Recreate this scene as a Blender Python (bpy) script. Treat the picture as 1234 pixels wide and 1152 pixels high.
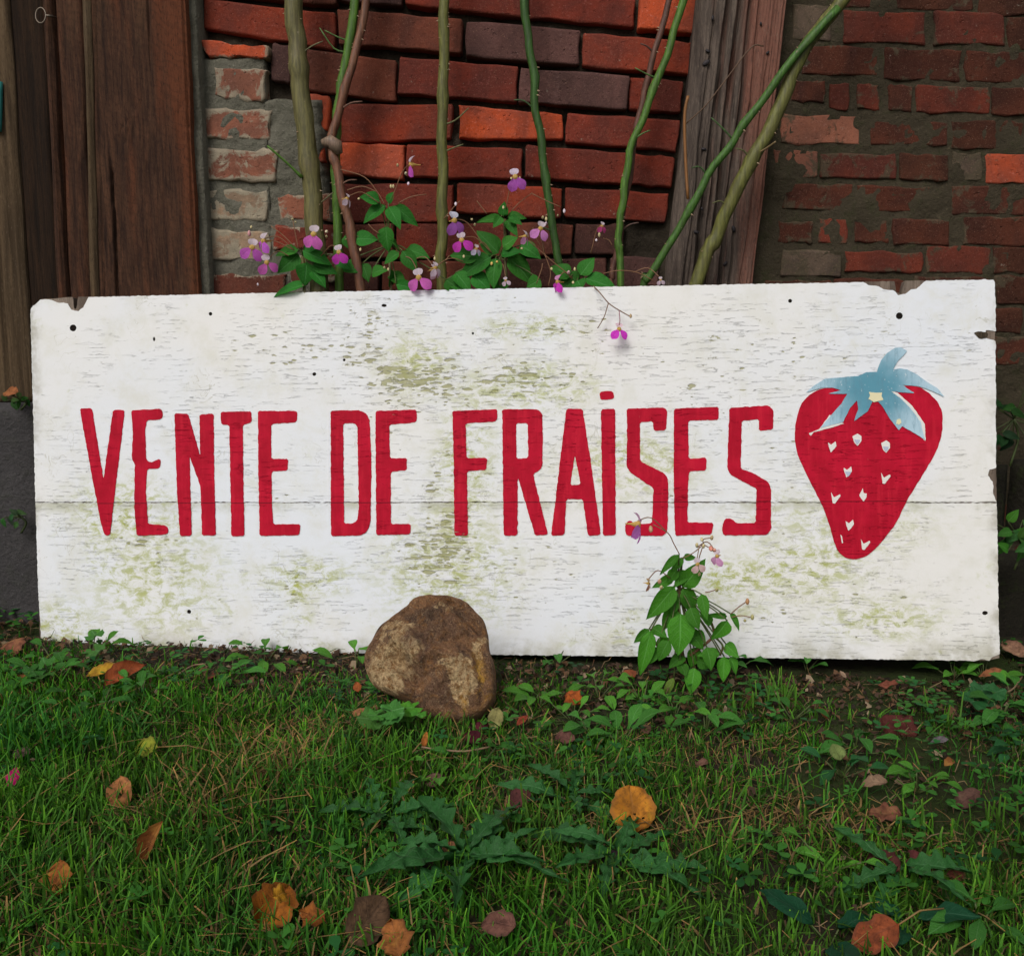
import bpy, bmesh, math, random
import numpy as np
from mathutils import Vector, Matrix, noise as mnoise
from mathutils import Euler
random.seed(7); rng = np.random.default_rng(7)
R = math.radians
for o in list(bpy.data.objects): bpy.data.objects.remove(o)
SC = bpy.context.scene; COL = SC.collection

# ------------------------------------------------------------------ camera
F, CX, CY = 1200.0, 617.0, 576.0
PITCH = R(10.0); HC = 0.579
CAM = Vector((0, 0, HC))
cd = bpy.data.cameras.new('camera'); cam = bpy.data.objects.new('camera', cd); COL.objects.link(cam)
cam.location = CAM; cam.rotation_euler = (R(90) - PITCH, 0, 0)
cd.sensor_fit = 'HORIZONTAL'; cd.sensor_width = 36.0; cd.lens = 36.0 * F / 1234.0
cd.clip_start = 0.02; cd.clip_end = 400
cd.dof.use_dof = False
SC.camera = cam

# ------------------------------------------------------------------ daylight
W = bpy.data.worlds.new('World'); SC.world = W; W.use_nodes = True
wn = W.node_tree; wn.nodes.clear()
SUN_EL, SUN_AZ = R(44), R(-24)          # light from behind the camera, a little to its left
sky = wn.nodes.new('ShaderNodeTexSky'); sky.sky_type = 'NISHITA'; sky.sun_disc = False
sky.sun_elevation = SUN_EL; sky.sun_rotation = R(180) - SUN_AZ
sky.air_density = 1.0; sky.dust_density = 4.0; sky.ozone_density = 1.0
hs = wn.nodes.new('ShaderNodeHueSaturation'); hs.inputs['Saturation'].default_value = 0.40
bg = wn.nodes.new('ShaderNodeBackground'); bg.inputs[1].default_value = 0.085
wo = wn.nodes.new('ShaderNodeOutputWorld')
wn.links.new(sky.outputs[0], hs.inputs['Color']); wn.links.new(hs.outputs[0], bg.inputs[0]); wn.links.new(bg.outputs[0], wo.inputs[0])
sl = bpy.data.lights.new('sun', 'SUN'); sl.energy = 1.5; sl.angle = R(26); sl.color = (1.0, 0.975, 0.94)
so = bpy.data.objects.new('sun', sl); COL.objects.link(so)
sdir = Vector((math.sin(SUN_AZ) * math.cos(SUN_EL), -math.cos(SUN_AZ) * math.cos(SUN_EL), math.sin(SUN_EL)))
so.rotation_euler = sdir.to_track_quat('Z', 'Y').to_euler(); so.location = sdir * 6
SC.view_settings.view_transform = 'Standard'; SC.view_settings.look = 'None'
SC.view_settings.exposure = 0.18; SC.view_settings.gamma = 1.0
SC.view_settings.use_curve_mapping = False
SC.render.engine = 'CYCLES'
SC.cycles.max_bounces = 6; SC.cycles.diffuse_bounces = 3; SC.cycles.glossy_bounces = 2; SC.cycles.transmission_bounces = 2

# ------------------------------------------------------------------ geometry of the view
def ray(px, py):
    a, b = (px - CX) / F, -(py - CY) / F
    c, s = math.cos(PITCH), math.sin(PITCH)
    return Vector((a, c + b * s, b * c - s))
def hit(px, py, p0, n):
    d = ray(px, py); t = (p0 - CAM).dot(n) / d.dot(n)
    return CAM + d * t
def at_y(px, py, Y):
    d = ray(px, py); return CAM + d * (Y / d.y)
GS = -0.019
def gbase(x): return GS * max(-2.0, min(2.0, x))
def gz(x, y):
    h = gbase(x)
    if abs(x) < 3 and -1 < y < 4:
        k = 0.25 + 0.75 * min(1.0, max(0.0, (1.62 - 0.078 * x - y - .03) / .25)); h += k * (0.010 * mnoise.noise((x * 3.1, y * 3.1, 0.3)) + 0.006 * mnoise.noise((x * 9, y * 9, 4.2))) - 0.006 - 0.007 * (1 - k)
    return h
def on_ground(px, py, up=0.0):
    x = 0.0
    for _ in range(6):
        p = hit(px, py, Vector((0, 0, gbase(x) - 0.006 + up)), Vector((0, 0, 1))); x = p.x
    return p

# ------------------------------------------------------------------ object helpers
WM = {}
def thing(name, label, cat, loc=(0, 0, 0), rot=None, group=None):
    o = bpy.data.objects.new(name, None); COL.objects.link(o)
    o.empty_display_size = 0.03
    m = Matrix.Translation(Vector(loc)) @ (rot if rot is not None else Matrix.Identity(4))
    o.matrix_world = m; WM[o.name] = m
    o['label'] = label; o['category'] = cat
    if group: o['group'] = group
    return o
def link(name, me, mt, parent=None, world=None, color=None, smooth=True):
    o = bpy.data.objects.new(name, me); COL.objects.link(o)
    if mt is not None and len(me.materials) == 0: me.materials.append(mt)
    m = world if world is not None else Matrix.Identity(4)
    if parent is not None:
        o.parent = parent; o.matrix_parent_inverse = Matrix.Identity(4)
        o.matrix_basis = WM[parent.name].inverted() @ m
    else:
        o.matrix_basis = m
    WM[o.name] = m
    if color is not None: o.color = (*color, 1.0) if len(color) == 3 else color
    return o
def tag(o, label, cat, group=None):
    o['label'] = label; o['category'] = cat
    if group: o['group'] = group
    return o
def mesh(name, v, f, smooth=True, uv=None):
    me = bpy.data.meshes.new(name)
    me.from_pydata([tuple(p) for p in v], [], f)
    if uv is not None:
        lay = me.uv_layers.new(name='UVMap')
        li = np.empty(len(me.loops), np.int32); me.loops.foreach_get('vertex_index', li)
        lay.data.foreach_set('uv', np.asarray(uv, np.float32)[li].ravel())
    if smooth: me.polygons.foreach_set('use_smooth', [True] * len(me.polygons))
    me.update(); return me
def fbm(p, o=4, s=1.0):
    return mnoise.fractal(Vector(p) * s, 0.8, 2.1, o)

# ------------------------------------------------------------------ shader helpers
class NT:
    def __init__(s, name, rough=0.8, spec=0.3):
        s.m = bpy.data.materials.new(name); s.m.use_nodes = True; s.t = s.m.node_tree; s.t.nodes.clear()
        s.out = s.t.nodes.new('ShaderNodeOutputMaterial'); s.b = s.t.nodes.new('ShaderNodeBsdfPrincipled')
        s.b.inputs['Roughness'].default_value = rough; s.b.inputs['Specular IOR Level'].default_value = spec
        s.t.links.new(s.b.outputs[0], s.out.inputs[0])
        s._tc = None
    def set(s, sock, v):
        if isinstance(v, bpy.types.NodeSocket): s.t.links.new(v, sock)
        elif isinstance(v, tuple) and sock.type == 'RGBA' and len(v) == 3: sock.default_value = (*v, 1)
        else: sock.default_value = v
    def n(s, typ, ins=None, **pr):
        nd = s.t.nodes.new('ShaderNode' + typ)
        for k, v in pr.items(): setattr(nd, k, v)
        for k, v in (ins or {}).items(): s.set(nd.inputs[k], v)
        return nd
    @property
    def obj(s):
        if s._tc is None: s._tc = s.n('TexCoord')
        return s._tc.outputs['Object']
    @property
    def uv(s):
        if s._tc is None: s._tc = s.n('TexCoord')
        return s._tc.outputs['UV']
    def m_(s, op, a, b=0.0, c=0.0, clamp=False):
        nd = s.n('Math', {0: a, 1: b, 2: c}, operation=op, use_clamp=clamp); return nd.outputs[0]
    def mapv(s, v, scale=(1, 1, 1), loc=(0, 0, 0), rot=(0, 0, 0)):
        return s.n('Mapping', {'Vector': v, 'Location': loc, 'Rotation': rot, 'Scale': scale}).outputs[0]
    def noise(s, v, scale=5, detail=4, rough=0.55, dist=0.0):
        return s.n('TexNoise', {'Vector': v, 'Scale': scale, 'Detail': detail, 'Roughness': rough, 'Distortion': dist}).outputs[0]
    def vor(s, v, scale=5, feature='F1'):
        return s.n('TexVoronoi', {'Vector': v, 'Scale': scale}, feature=feature).outputs['Distance']
    def rng(s, v, a, b, c=0.0, d=1.0, smooth=True):
        nd = s.n('MapRange', {0: v, 1: a, 2: b, 3: c, 4: d}, interpolation_type='SMOOTHSTEP' if smooth else 'LINEAR'); return nd.outputs[0]
    def mix(s, f, a, b, blend='MIX'):
        nd = s.n('Mix', data_type='RGBA', blend_type=blend)
        s.set(nd.inputs[0], f); s.set(nd.inputs[6], a); s.set(nd.inputs[7], b); return nd.outputs[2]
    def hsv(s, c, v=1.0, sat=1.0, hue=0.5):
        return s.n('HueSaturation', {'Color': c, 'Value': v, 'Saturation': sat, 'Hue': hue}).outputs[0]
    def bump(s, h, strength=0.5, dist=0.002):
        nb = s.n('Bump', {'Height': h, 'Strength': strength, 'Distance': dist}); s.t.links.new(nb.outputs[0], s.b.inputs['Normal']); return nb.outputs[0]
    def blob(s, P, cx, cz, rx, rz):
        v = s.mapv(P, (1 / rx, 0, 1 / rz), (-cx / rx, 0, -cz / rz))
        l = s.n('VectorMath', {0: v}, operation='LENGTH').outputs['Value']
        return s.rng(l, 1.0, 0.15)
    def add(s, vals):
        r = vals[0]
        for v in vals[1:]: r = s.m_('ADD', r, v)
        return r
    def col(s, c): s.set(s.b.inputs['Base Color'], c)
    def translucent(s, c, f):
        tr = s.n('BsdfTranslucent', {'Color': c}); mx = s.n('MixShader', {0: f})
        s.t.links.new(s.b.outputs[0], mx.inputs[1]); s.t.links.new(tr.outputs[0], mx.inputs[2]); s.t.links.new(mx.outputs[0], s.out.inputs[0])
    def info(s):
        return s.n('ObjectInfo')

# ------------------------------------------------------------------ the sign's own frame (from its four corners)
def cw(q):      # a corner given along the camera's axes (right, down, forward) to the world
    c, s = math.cos(PITCH), math.sin(PITCH)
    x, d, f = q
    return CAM + Vector((x, c * f - s * d, -s * f - c * d))
TL, TR, BR, BL = [cw(q) for q in ((-0.82321422, -0.3091223, 1.71035637), (0.77167925, -0.3166474, 1.58284871),
                                  (0.77539283, 0.29086074, 1.59344583), (-0.81950063, 0.29838584, 1.72095349))]
SX = (TR - TL).normalized(); SUP = (TL - BL); SUP = (SUP - SX * SUP.dot(SX)).normalized(); SBK = SUP.cross(SX)   # x, back, up
S0 = (BL + BR) / 2
SIGN = Matrix(((SX.x, SBK.x, SUP.x, S0.x), (SX.y, SBK.y, SUP.y, S0.y), (SX.z, SBK.z, SUP.z, S0.z), (0, 0, 0, 1)))
SINV = SIGN.inverted()
def on_sign(px, py, off=0.0):
    p = SINV @ hit(px, py, S0 + SBK * off, SBK); return (p.x, p.z)
def sign_y(x):  # world Y of the foot of the board at a given x
    t = (x - BL.x) / (BR.x - BL.x); return BL.y + (BR.y - BL.y) * t

# the wall line
WYAW = R(-1.5); WALL = Matrix.Translation((0, 1.775, 0)) @ Matrix.Rotation(WYAW, 4, 'Z'); WINV = WALL.inverted()
WN = (WALL.to_3x3() @ Vector((0, 1, 0)))
def on_wall(px, py, off=0.0):
    p = WINV @ hit(px, py, WALL @ Vector((0, off, 0)), WN); return (p.x, p.z)
# ================================================================== materials of the setting
def m_soil():
    n = NT('soil', 0.95, 0.15); P = n.obj
    a = n.noise(P, 9, 6, 0.65); b = n.noise(P, 70, 5, 0.7); c = n.noise(P, 3.0, 4)
    col = n.mix(a, (0.012, 0.009, 0.007), (0.045, 0.032, 0.022))
    col = n.mix(n.rng(b, 0.55, 0.75), col, (0.075, 0.055, 0.035))
    moss = n.mix(b, (0.012, 0.02, 0.005), (0.035, 0.05, 0.012))
    col = n.mix(n.rng(n.m_('ADD', c, n.m_('MULTIPLY', b, 0.3)), 0.52, 0.72), col, moss)
    n.col(col); n.bump(n.m_('ADD', n.m_('MULTIPLY', a, 2.0), b), 0.9, 0.006)
    return n.m
def m_brick(name, smear=False, dirt=0.35, g0=(0.11, 0.10, 0.075), g1=(0.30, 0.27, 0.20), edge=0.0):
    n = NT(name, 0.95, 0.08); inf = n.info()
    P = n.n('VectorMath', {0: n.obj, 1: n.n('CombineXYZ', {0: n.m_('MULTIPLY', inf.outputs['Random'], 37.0), 1: n.m_('MULTIPLY', inf.outputs['Random'], 11.0), 2: 0.0}).outputs[0]}, operation='ADD').outputs[0]
    base = inf.outputs['Color']
    big = n.noise(P, 11, 5, 0.6, 0.4); fine = n.noise(P, 190, 4, 0.75); mid = n.noise(P, 48, 5, 0.65)
    col = n.mix(n.rng(big, 0.35, 0.7), n.hsv(base, 0.62, 0.9), n.hsv(base, 1.18, 1.0))
    burn = n.noise(n.mapv(P, (1, 1, 0.25)), 24, 3, 0.5)
    col = n.mix(n.m_('MULTIPLY', n.rng(burn, 0.55, 0.75), dirt), col, (0.035, 0.017, 0.015))
    col = n.mix(n.rng(fine, 0.56, 0.74, 0, 0.55), col, n.hsv(base, 1.7, 0.8))
    col = n.mix(n.rng(fine, 0.44, 0.30, 0, 0.6), col, n.hsv(base, 0.4, 0.9))
    if smear:
        al = inf.outputs['Alpha']
        w = n.noise(P, 26, 7, 0.72, 0.6)
        ed = n.n('SeparateXYZ', {0: n.uv}).outputs[0]
        mk = n.rng(n.add([w, n.m_('MULTIPLY', n.m_('SUBTRACT', 1.0, al), 0.5), n.m_('MULTIPLY', n.rng(ed, 0.012, 0.0, smooth=False), edge)]), 0.62, 0.71)
        grey = n.mix(n.noise(P, 60, 4), g0, g1)
        col = n.mix(n.m_('MULTIPLY', mk, 0.85), col, grey)
    wt = n.rng(n.noise(P, 75, 3, 0.6), 0.70, 0.76, 0, 0.5)
    col = n.mix(wt, col, (0.30, 0.25, 0.20))
    n.col(col)
    gr = n.noise(P, 520, 3, .7); col = n.mix(n.rng(gr, .58, .74, 0, .5), col, (0.34, 0.20, 0.13)); col = n.mix(n.rng(gr, .42, .28, 0, .5), col, (0.03, 0.015, 0.012)); n.col(col)
    pits = n.rng(n.noise(P, 120, 3), 0.62, 0.72)
    n.bump(n.m_('SUBTRACT', n.m_('ADD', n.m_('MULTIPLY', mid, 1.2), n.m_('MULTIPLY', fine, 0.5)), n.m_('MULTIPLY', pits, 0.7)), 0.75, 0.0028)
    return n.m
def m_mortar(name, c0, c1, green=0.0):
    n = NT(name, 0.95, 0.12); P = n.obj
    a = n.noise(P, 14, 6, 0.65); b = n.noise(P, 150, 4, 0.7); c = n.noise(P, 45, 5, 0.7)
    col = n.mix(a, c0, c1); col = n.mix(n.rng(b, 0.56, 0.75, 0, 0.6), col, n.hsv(c1 + (1,), 1.5, 0.8) if False else tuple(min(1, k * 1.6) for k in c1))
    col = n.mix(n.rng(b, 0.42, 0.28, 0, 0.6), col, tuple(k * 0.4 for k in c0))
    if green: col = n.mix(n.rng(c, 0.5, 0.7, 0, green), col, (0.03, 0.04, 0.012))
    n.col(col); n.bump(n.m_('ADD', n.m_('MULTIPLY', c, 1.4), b), 0.9, 0.004)
    return n.m
def m_timber(name, dark, mid, pale, red=None, grain=1.0, saw=False, redside=0.0, rough=0.85, str=.045):
    n = NT(name, rough, 0.12); P = n.obj
    st = n.mapv(P, (1, 1, str)); g1 = n.noise(st, 60 * grain, 6, 0.7, 0.6); g2 = n.noise(n.mapv(P, (1, 1, 0.03)), 170 * grain, 3, 0.6, 0.5)
    lo = n.noise(n.mapv(P, (1, 1, 0.3)), 7, 4, 0.6)
    col = n.mix(n.rng(g1, 0.3, 0.7), dark, mid); col = n.mix(n.rng(lo, 0.5, 0.75, 0, 0.8), col, pale)
    col = n.mix(n.rng(g2, 0.55, 0.75, 0, 0.6), col, dark)
    if red is not None:
        r = n.noise(n.mapv(P, (1, 1, 0.12), (3, 1, 2)), 12, 4, 0.6)
        sx = n.n('SeparateXYZ', {0: P})
        r = n.m_('ADD', r, n.m_('MULTIPLY', sx.outputs[0], redside)); col = n.mix(n.rng(r, 0.48, 0.66, 0, 0.85), col, red)
    g3 = n.noise(n.mapv(P, (1, 1, .25)), 420, 4, .75); col = n.mix(n.rng(g3, .48, .34, 0, .7), col, dark); col = n.mix(n.rng(g3, .56, .72, 0, .5), col, pale)
    h = n.add([n.m_('MULTIPLY', g1, 1.3), n.m_('MULTIPLY', g2, 0.7), n.m_('MULTIPLY', g3, .4)])
    if saw:
        wv = n.n('TexWave', {'Vector': n.mapv(P, (1, 1, 1), rot=(0, R(58), 0)), 'Scale': 22.0, 'Distortion': 9.0, 'Detail': 4.0, 'Detail Scale': 2.2}, bands_direction='X').outputs['Fac']
        col = n.mix(n.m_('MULTIPLY', n.rng(wv, 0.65, 1.0), 0.22), col, dark); h = n.m_('ADD', h, n.m_('MULTIPLY', wv, 0.12))
    n.col(col); n.bump(h, 0.8, 0.0022)
    return n.m
M_soil = m_soil()
M_brick = m_brick('loose_brick', dirt=0.35); M_brick_s = m_brick('mortared_brick', True, 0.3, (0.13, 0.12, 0.09), (0.46, 0.40, 0.29), .16); M_brick_r = m_brick('shaded_dirty_brick', True, 0.6, (0.040, 0.032, 0.020), (0.10, 0.080, 0.052), .10)  # right-wall bricks: vignette shade put into darker colours, besides real dirt
M_mort_dark = m_mortar('dark_joint', (0.016, 0.013, 0.010), (0.065, 0.052, 0.036))
M_mort_grey = m_mortar('grey_mortar', (0.085, 0.080, 0.060), (0.17, 0.16, 0.125), 0.2)
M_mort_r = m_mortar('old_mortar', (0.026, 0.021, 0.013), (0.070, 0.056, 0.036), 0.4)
M_plinth = m_mortar('plinth_concrete', (0.035, 0.032, 0.033), (0.075, 0.070, 0.070), 0.15)

# ================================================================== ground
def build_ground():
    xs = np.unique(np.round(np.concatenate([np.linspace(-90, -3, 14), np.arange(-2.4, 2.41, 0.024), np.linspace(3, 90, 14)]), 4))
    ys = np.unique(np.round(np.concatenate([np.linspace(-90, -1.4, 12), np.arange(-0.6, 2.2, 0.024), np.linspace(2.6, 90, 12)]), 4))
    v = [(x, y, gz(x, y)) for y in ys for x in xs]; nx = len(xs)
    f = [(j * nx + i, j * nx + i + 1, (j + 1) * nx + i + 1, (j + 1) * nx + i) for j in range(len(ys) - 1) for i in range(nx - 1)]
    o = link('ground', mesh('ground', v, f), M_soil); o['kind'] = 'structure'
build_ground()

# ================================================================== bricks
def rnoise(x, y, z): return mnoise.noise((x, y, z))
def brick_mesh(q, seed, nx=8, nz=4, bev=0.004, wob=0.0016, depth=0.05, lump=0.0012, yoff=0.0, tilt=(0, 0)):
    """q: corners TL,TR,BR,BL in wall coords relative to the brick's centre"""
    tl, tr, br, bl = [np.array(k) for k in q]
    L = np.linalg.norm(tr - tl); H = np.linalg.norm(tl - bl)
    bs, bt = min(0.3, bev / L), min(0.3, bev / H)
    nx += 2; nz += 2; ss = np.concatenate([[0, bs * .8], np.linspace(bs * 1.9, 1 - bs * 1.9, nx - 3), [1 - bs * .8, 1]]); ts = np.concatenate([[0, bt * .8], np.linspace(bt * 1.9, 1 - bt * 1.9, nz - 3), [1 - bt * .8, 1]])
    V = []; F_ = []
    for j, t in enumerate(ts):
        for i, s in enumerate(ss):
            s2, t2 = s, t
            if i in (0, nx) and j in (0, nz):
                s2 = s + (bs * 0.6 if i == 0 else -bs * 0.6); t2 = t + (bt * 0.6 if j == 0 else -bt * 0.6)
            p = (bl * (1 - s2) + br * s2) * (1 - t2) + (tl * (1 - s2) + tr * s2) * t2
            border = i in (0, nx) or j in (0, nz)
            k = 1.0 if (border or i in (1, nx - 1) or j in (1, nz - 1)) else 0.2
            du = wob * k * (rnoise(p[0] * 60, p[1] * 60, seed) + 0.7 * rnoise(p[0] * 160, p[1] * 160, seed + 5))
            dv = wob * k * (rnoise(p[0] * 60 + 9, p[1] * 60, seed + 2) + 0.7 * rnoise(p[0] * 160, p[1] * 160, seed + 9))
            y = (bev * 1.1 if border else 0) + lump * rnoise(p[0] * 25, p[1] * 25, seed + 3) + yoff + tilt[0] * p[0] + tilt[1] * p[1]
            if border: y += abs(wob * 1.8 * rnoise(p[0] * 90, p[1] * 90, seed + 7))
            V.append((p[0] + du, y, p[1] + dv))
    W_ = nx + 1
    for j in range(nz):
        for i in range(nx): F_.append((j * W_ + i, j * W_ + i + 1, (j + 1) * W_ + i + 1, (j + 1) * W_ + i))
    ring = [i for i in range(nx)] + [j * W_ + nx for j in range(nz)] + [nz * W_ + i for i in range(nx, 0, -1)] + [j * W_ for j in range(nz, 0, -1)]
    b0 = len(V)
    for r in ring: V.append((V[r][0], depth, V[r][2]))
    n = len(ring)
    for k in range(n): F_.append((ring[(k + 1) % n], ring[k], b0 + k, b0 + (k + 1) % n))
    ru = [(min(min(s, 1 - s) * L, min(t, 1 - t) * H), 0) for t in ts for s in ss] + [(0, 0)] * n
    return mesh('brick', V, F_, True, ru)
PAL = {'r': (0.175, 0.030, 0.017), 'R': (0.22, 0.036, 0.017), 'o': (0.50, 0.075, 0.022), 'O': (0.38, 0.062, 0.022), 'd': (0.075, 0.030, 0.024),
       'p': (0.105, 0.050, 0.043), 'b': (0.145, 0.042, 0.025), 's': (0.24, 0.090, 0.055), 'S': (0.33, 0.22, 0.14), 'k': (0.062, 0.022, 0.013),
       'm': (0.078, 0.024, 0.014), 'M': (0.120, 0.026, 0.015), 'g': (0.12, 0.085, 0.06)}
def lay(parent, u0, bricks, mat, off, seed0, jit=0.004, bev=0.004, wob=0.0016, alpha=1.0, depth=0.06):
    """bricks: (corner pixels x4, palette key) in photo pixels"""
    for i, (q, c, *rest) in enumerate(bricks):
        pts = [np.array(on_wall(px, py, off)) for px, py in q]; ctr = sum(pts) / 4
        rr = random.Random(seed0 * 100 + i)
        a0 = rest[0] if rest else alpha; a = .5 + .5 * a0 if mat is M_brick_r else .25 + .75 * a0
        if mat is M_brick_r: pts = [ctr + (p - ctr) * np.array([1.025, 1.09]) for p in pts]
        me = brick_mesh([p - ctr for p in pts], seed0 * 31 + i * 1.7, bev=bev, wob=wob, yoff=rr.uniform(-jit, jit), tilt=(rr.uniform(-.02, .02), rr.uniform(-.03, .03)), depth=depth)
        k = rr.uniform(0.86, 1.14); col = PAL[c]
        world = WALL @ Matrix.Translation((ctr[0], off, ctr[1]))
        link('brick', me, mat, parent, world, (*[x * k for x in col], a))
def C(ox, oy, s, l):     # crop coordinates to photo pixels
    return [tuple((ox + x / s, oy + y / s) for x, y in q) for q in l]
def rect(x0, y0, x1, y1, sl=0.0): return ((x0, y0), (x1, y0 + sl), (x1, y1 + sl), (x0, y1))
def wall_thing(name, label, cat, u0):
    return thing(name, label, cat, WALL @ Vector((u0, 0, gbase(u0))), Matrix.Rotation(WYAW, 4, 'Z'))

# --- middle panel of loose bricks
s2 = 2.805
mid = []
def cb(q, c, *r): mid.append((C(400, 0, s2, [q])[0], c, *r))
cb(((-35, -60), (235, -35), (235, 22), (-35, -2)), 'p'); cb(((245, -40), (658, -8), (656, 64), (245, 16)), 'r'); cb(((668, -22), (1030, -8), (1022, 90), (668, 60)), 'r'); cb(((1042, -14), (1240, -2), (1240, 118), (1036, 100)), 'O')
cb(((18, 32), (445, 68), (438, 186), (20, 150)), 'b'); cb(((455, 72), (838, 104), (832, 226), (450, 192)), 'p'); cb(((852, 112), (1215, 142), (1210, 254), (846, 226)), 'R')
cb(((-125, 158), (218, 208), (213, 346), (-125, 300)), 'b'); cb(((228, 196), (630, 226), (624, 346), (222, 322)), 'r'); cb(((636, 230), (1003, 262), (998, 376), (630, 348)), 'p'); cb(((1008, 260), (1190, 274), (1180, 386), (1003, 368)), 'r')
cb(((18, 352), (410, 352), (404, 472), (18, 482)), 'R'); cb(((428, 352), (782, 388), (780, 470), (428, 470)), 'o'); cb(((796, 384), (1180, 406), (1168, 514), (786, 480)), 'r')
cb(((-4, 484), (246, 490), (242, 606), (-4, 588)), 'o'); cb(((252, 488), (645, 502), (640, 608), (250, 600)), 'r'); cb(((655, 494), (1006, 518), (1000, 626), (652, 604)), 'r'); cb(((1014, 520), (1160, 530), (1150, 634), (1008, 626)), 'r')
cb(((35, 622), (412, 624), (408, 752), (36, 752)), 'r'); cb(((424, 618), (780, 636), (776, 742), (420, 720)), 'R'); cb(((790, 632), (1140, 656), (1130, 754), (786, 736)), 'r')
cb(((-80, 760), (206, 758), (204, 874), (-80, 876)), 'b'); cb(((216, 756), (590, 752), (586, 872), (214, 872)), 'r'); cb(((602, 750), (815, 760), (812, 862), (600, 862)), 'b'); cb(((824, 756), (990, 760), (986, 862), (822, 858)), 'd')
cb(((-160, 886), (160, 884), (158, 990), (-160, 990)), 'd'); cb(((172, 882), (545, 882), (542, 985), (170, 985)), 'b'); cb(((556, 876), (930, 872), (926, 975), (554, 978)), 'd'); cb(((942, 868), (1110, 870), (1106, 970), (940, 972)), 'p')
s1 = 2.938
def cl(q, c, *r): mid.append((C(0, 0, s1, [q])[0], c, *r))
cl(((716, -8), (1190, 44), (1182, 178), (716, 98)), 'R'); cl(((960, 152), (1030, 158), (1026, 292), (954, 286)), 'p'); cl(((1035, 320), (1166, 340), (1160, 462), (1035, 440)), 'o')
cl(((1110, 500), (1150, 500), (1150, 580), (1110, 576)), 'O'); cl(((720, -150), (1190, -112), (1190, 20), (720, -22)), 'b')
WM_ = wall_thing('brick_infill_wall', 'loosely stacked red and orange brick panel between the mortared strip and the cracked post', 'brick wall', 0.0)
lay(WM_, 0, mid, M_brick, 0.014, 3, jit=0.006, bev=0.0024, wob=0.0030)
# joints behind: a rough dark bed set well back
def rough_sheet(name, u0, u1, z0, z1, off, mat, parent, step=0.012, amp=0.006, seed=0, hole=None, back=0.1):
    nu = max(2, int((u1 - u0) / step)); nz = max(2, int((z1 - z0) / step)); V = []; Fq = []
    for j in range(nz + 1):
        for i in range(nu + 1):
            u = u0 + (u1 - u0) * i / nu; z = z0 + (z1 - z0) * j / nz
            y = off + amp * (rnoise(u * 22, z * 22, seed) + 0.6 * rnoise(u * 70, z * 70, seed + 3))
            if hole: y += hole(u, z)
            V.append((u, y, z))
    w = nu + 1
    for j in range(nz):
        for i in range(nu): Fq.append((j * w + i, j * w + i + 1, (j + 1) * w + i + 1, (j + 1) * w + i))
    ring = [i for i in range(nu)] + [j * w + nu for j in range(nz)] + [nz * w + i for i in range(nu, 0, -1)] + [j * w for j in range(nz, 0, -1)]
    b0 = len(V); V += [(V[r][0], off + back, V[r][2]) for r in ring]; n = len(ring)
    for k in range(n): Fq.append((ring[(k + 1) % n], ring[k], b0 + k, b0 + (k + 1) % n))
    return link(name, mesh(name, V, Fq), mat, parent, WALL)
ul = on_wall(330, 200, 0.014)[0]; ur = on_wall(880, 200, 0.014)[0]
rough_sheet('mortar_bed', on_wall(236, 100)[0], on_wall(905, 100)[0], -0.05, 1.85, 0.036, M_mort_dark, WM_, 0.012, 0.013, 1, back=0.12)

def courses(parent, mat, u0, u1, z0, z1, off, pal, seed, name='brick_courses'):
    """the same courses carried on outside the picture, joined"""
    V = []; Fq = []; rr = random.Random(seed); z = z0; row = 0
    while z < z1:
        u = u0 - (0.11 if row % 2 else 0.0)
        while u < u1:
            a, b = max(u, u0), min(u + 0.205, u1)
            if b - a > 0.03:
                me = brick_mesh([np.array(k) for k in ((a, z + .062), (b, z + .062), (b, z), (a, z))], rr.random() * 90, 4, 2, yoff=rr.uniform(-.003, .003))
                o0 = len(V); V += [(*v.co,) for v in me.vertices]; Fq += [tuple(o0 + k for k in p.vertices) for p in me.polygons]; bpy.data.meshes.remove(me)
            u += 0.217
        z += 0.073; row += 1
    V = [(x, y + off, zz) for x, y, zz in V]
    o = link(name, mesh(name, V, Fq), mat, parent, WALL, (*PAL[pal], 1.0)); o['kind'] = 'stuff'; return o
ztop = on_wall(600, -58, 0.014)[1]
courses(WM_, M_brick, on_wall(240, -40)[0], on_wall(860, -40)[0], ztop + 0.012, 1.8, 0.014, 'r', 4)

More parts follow.
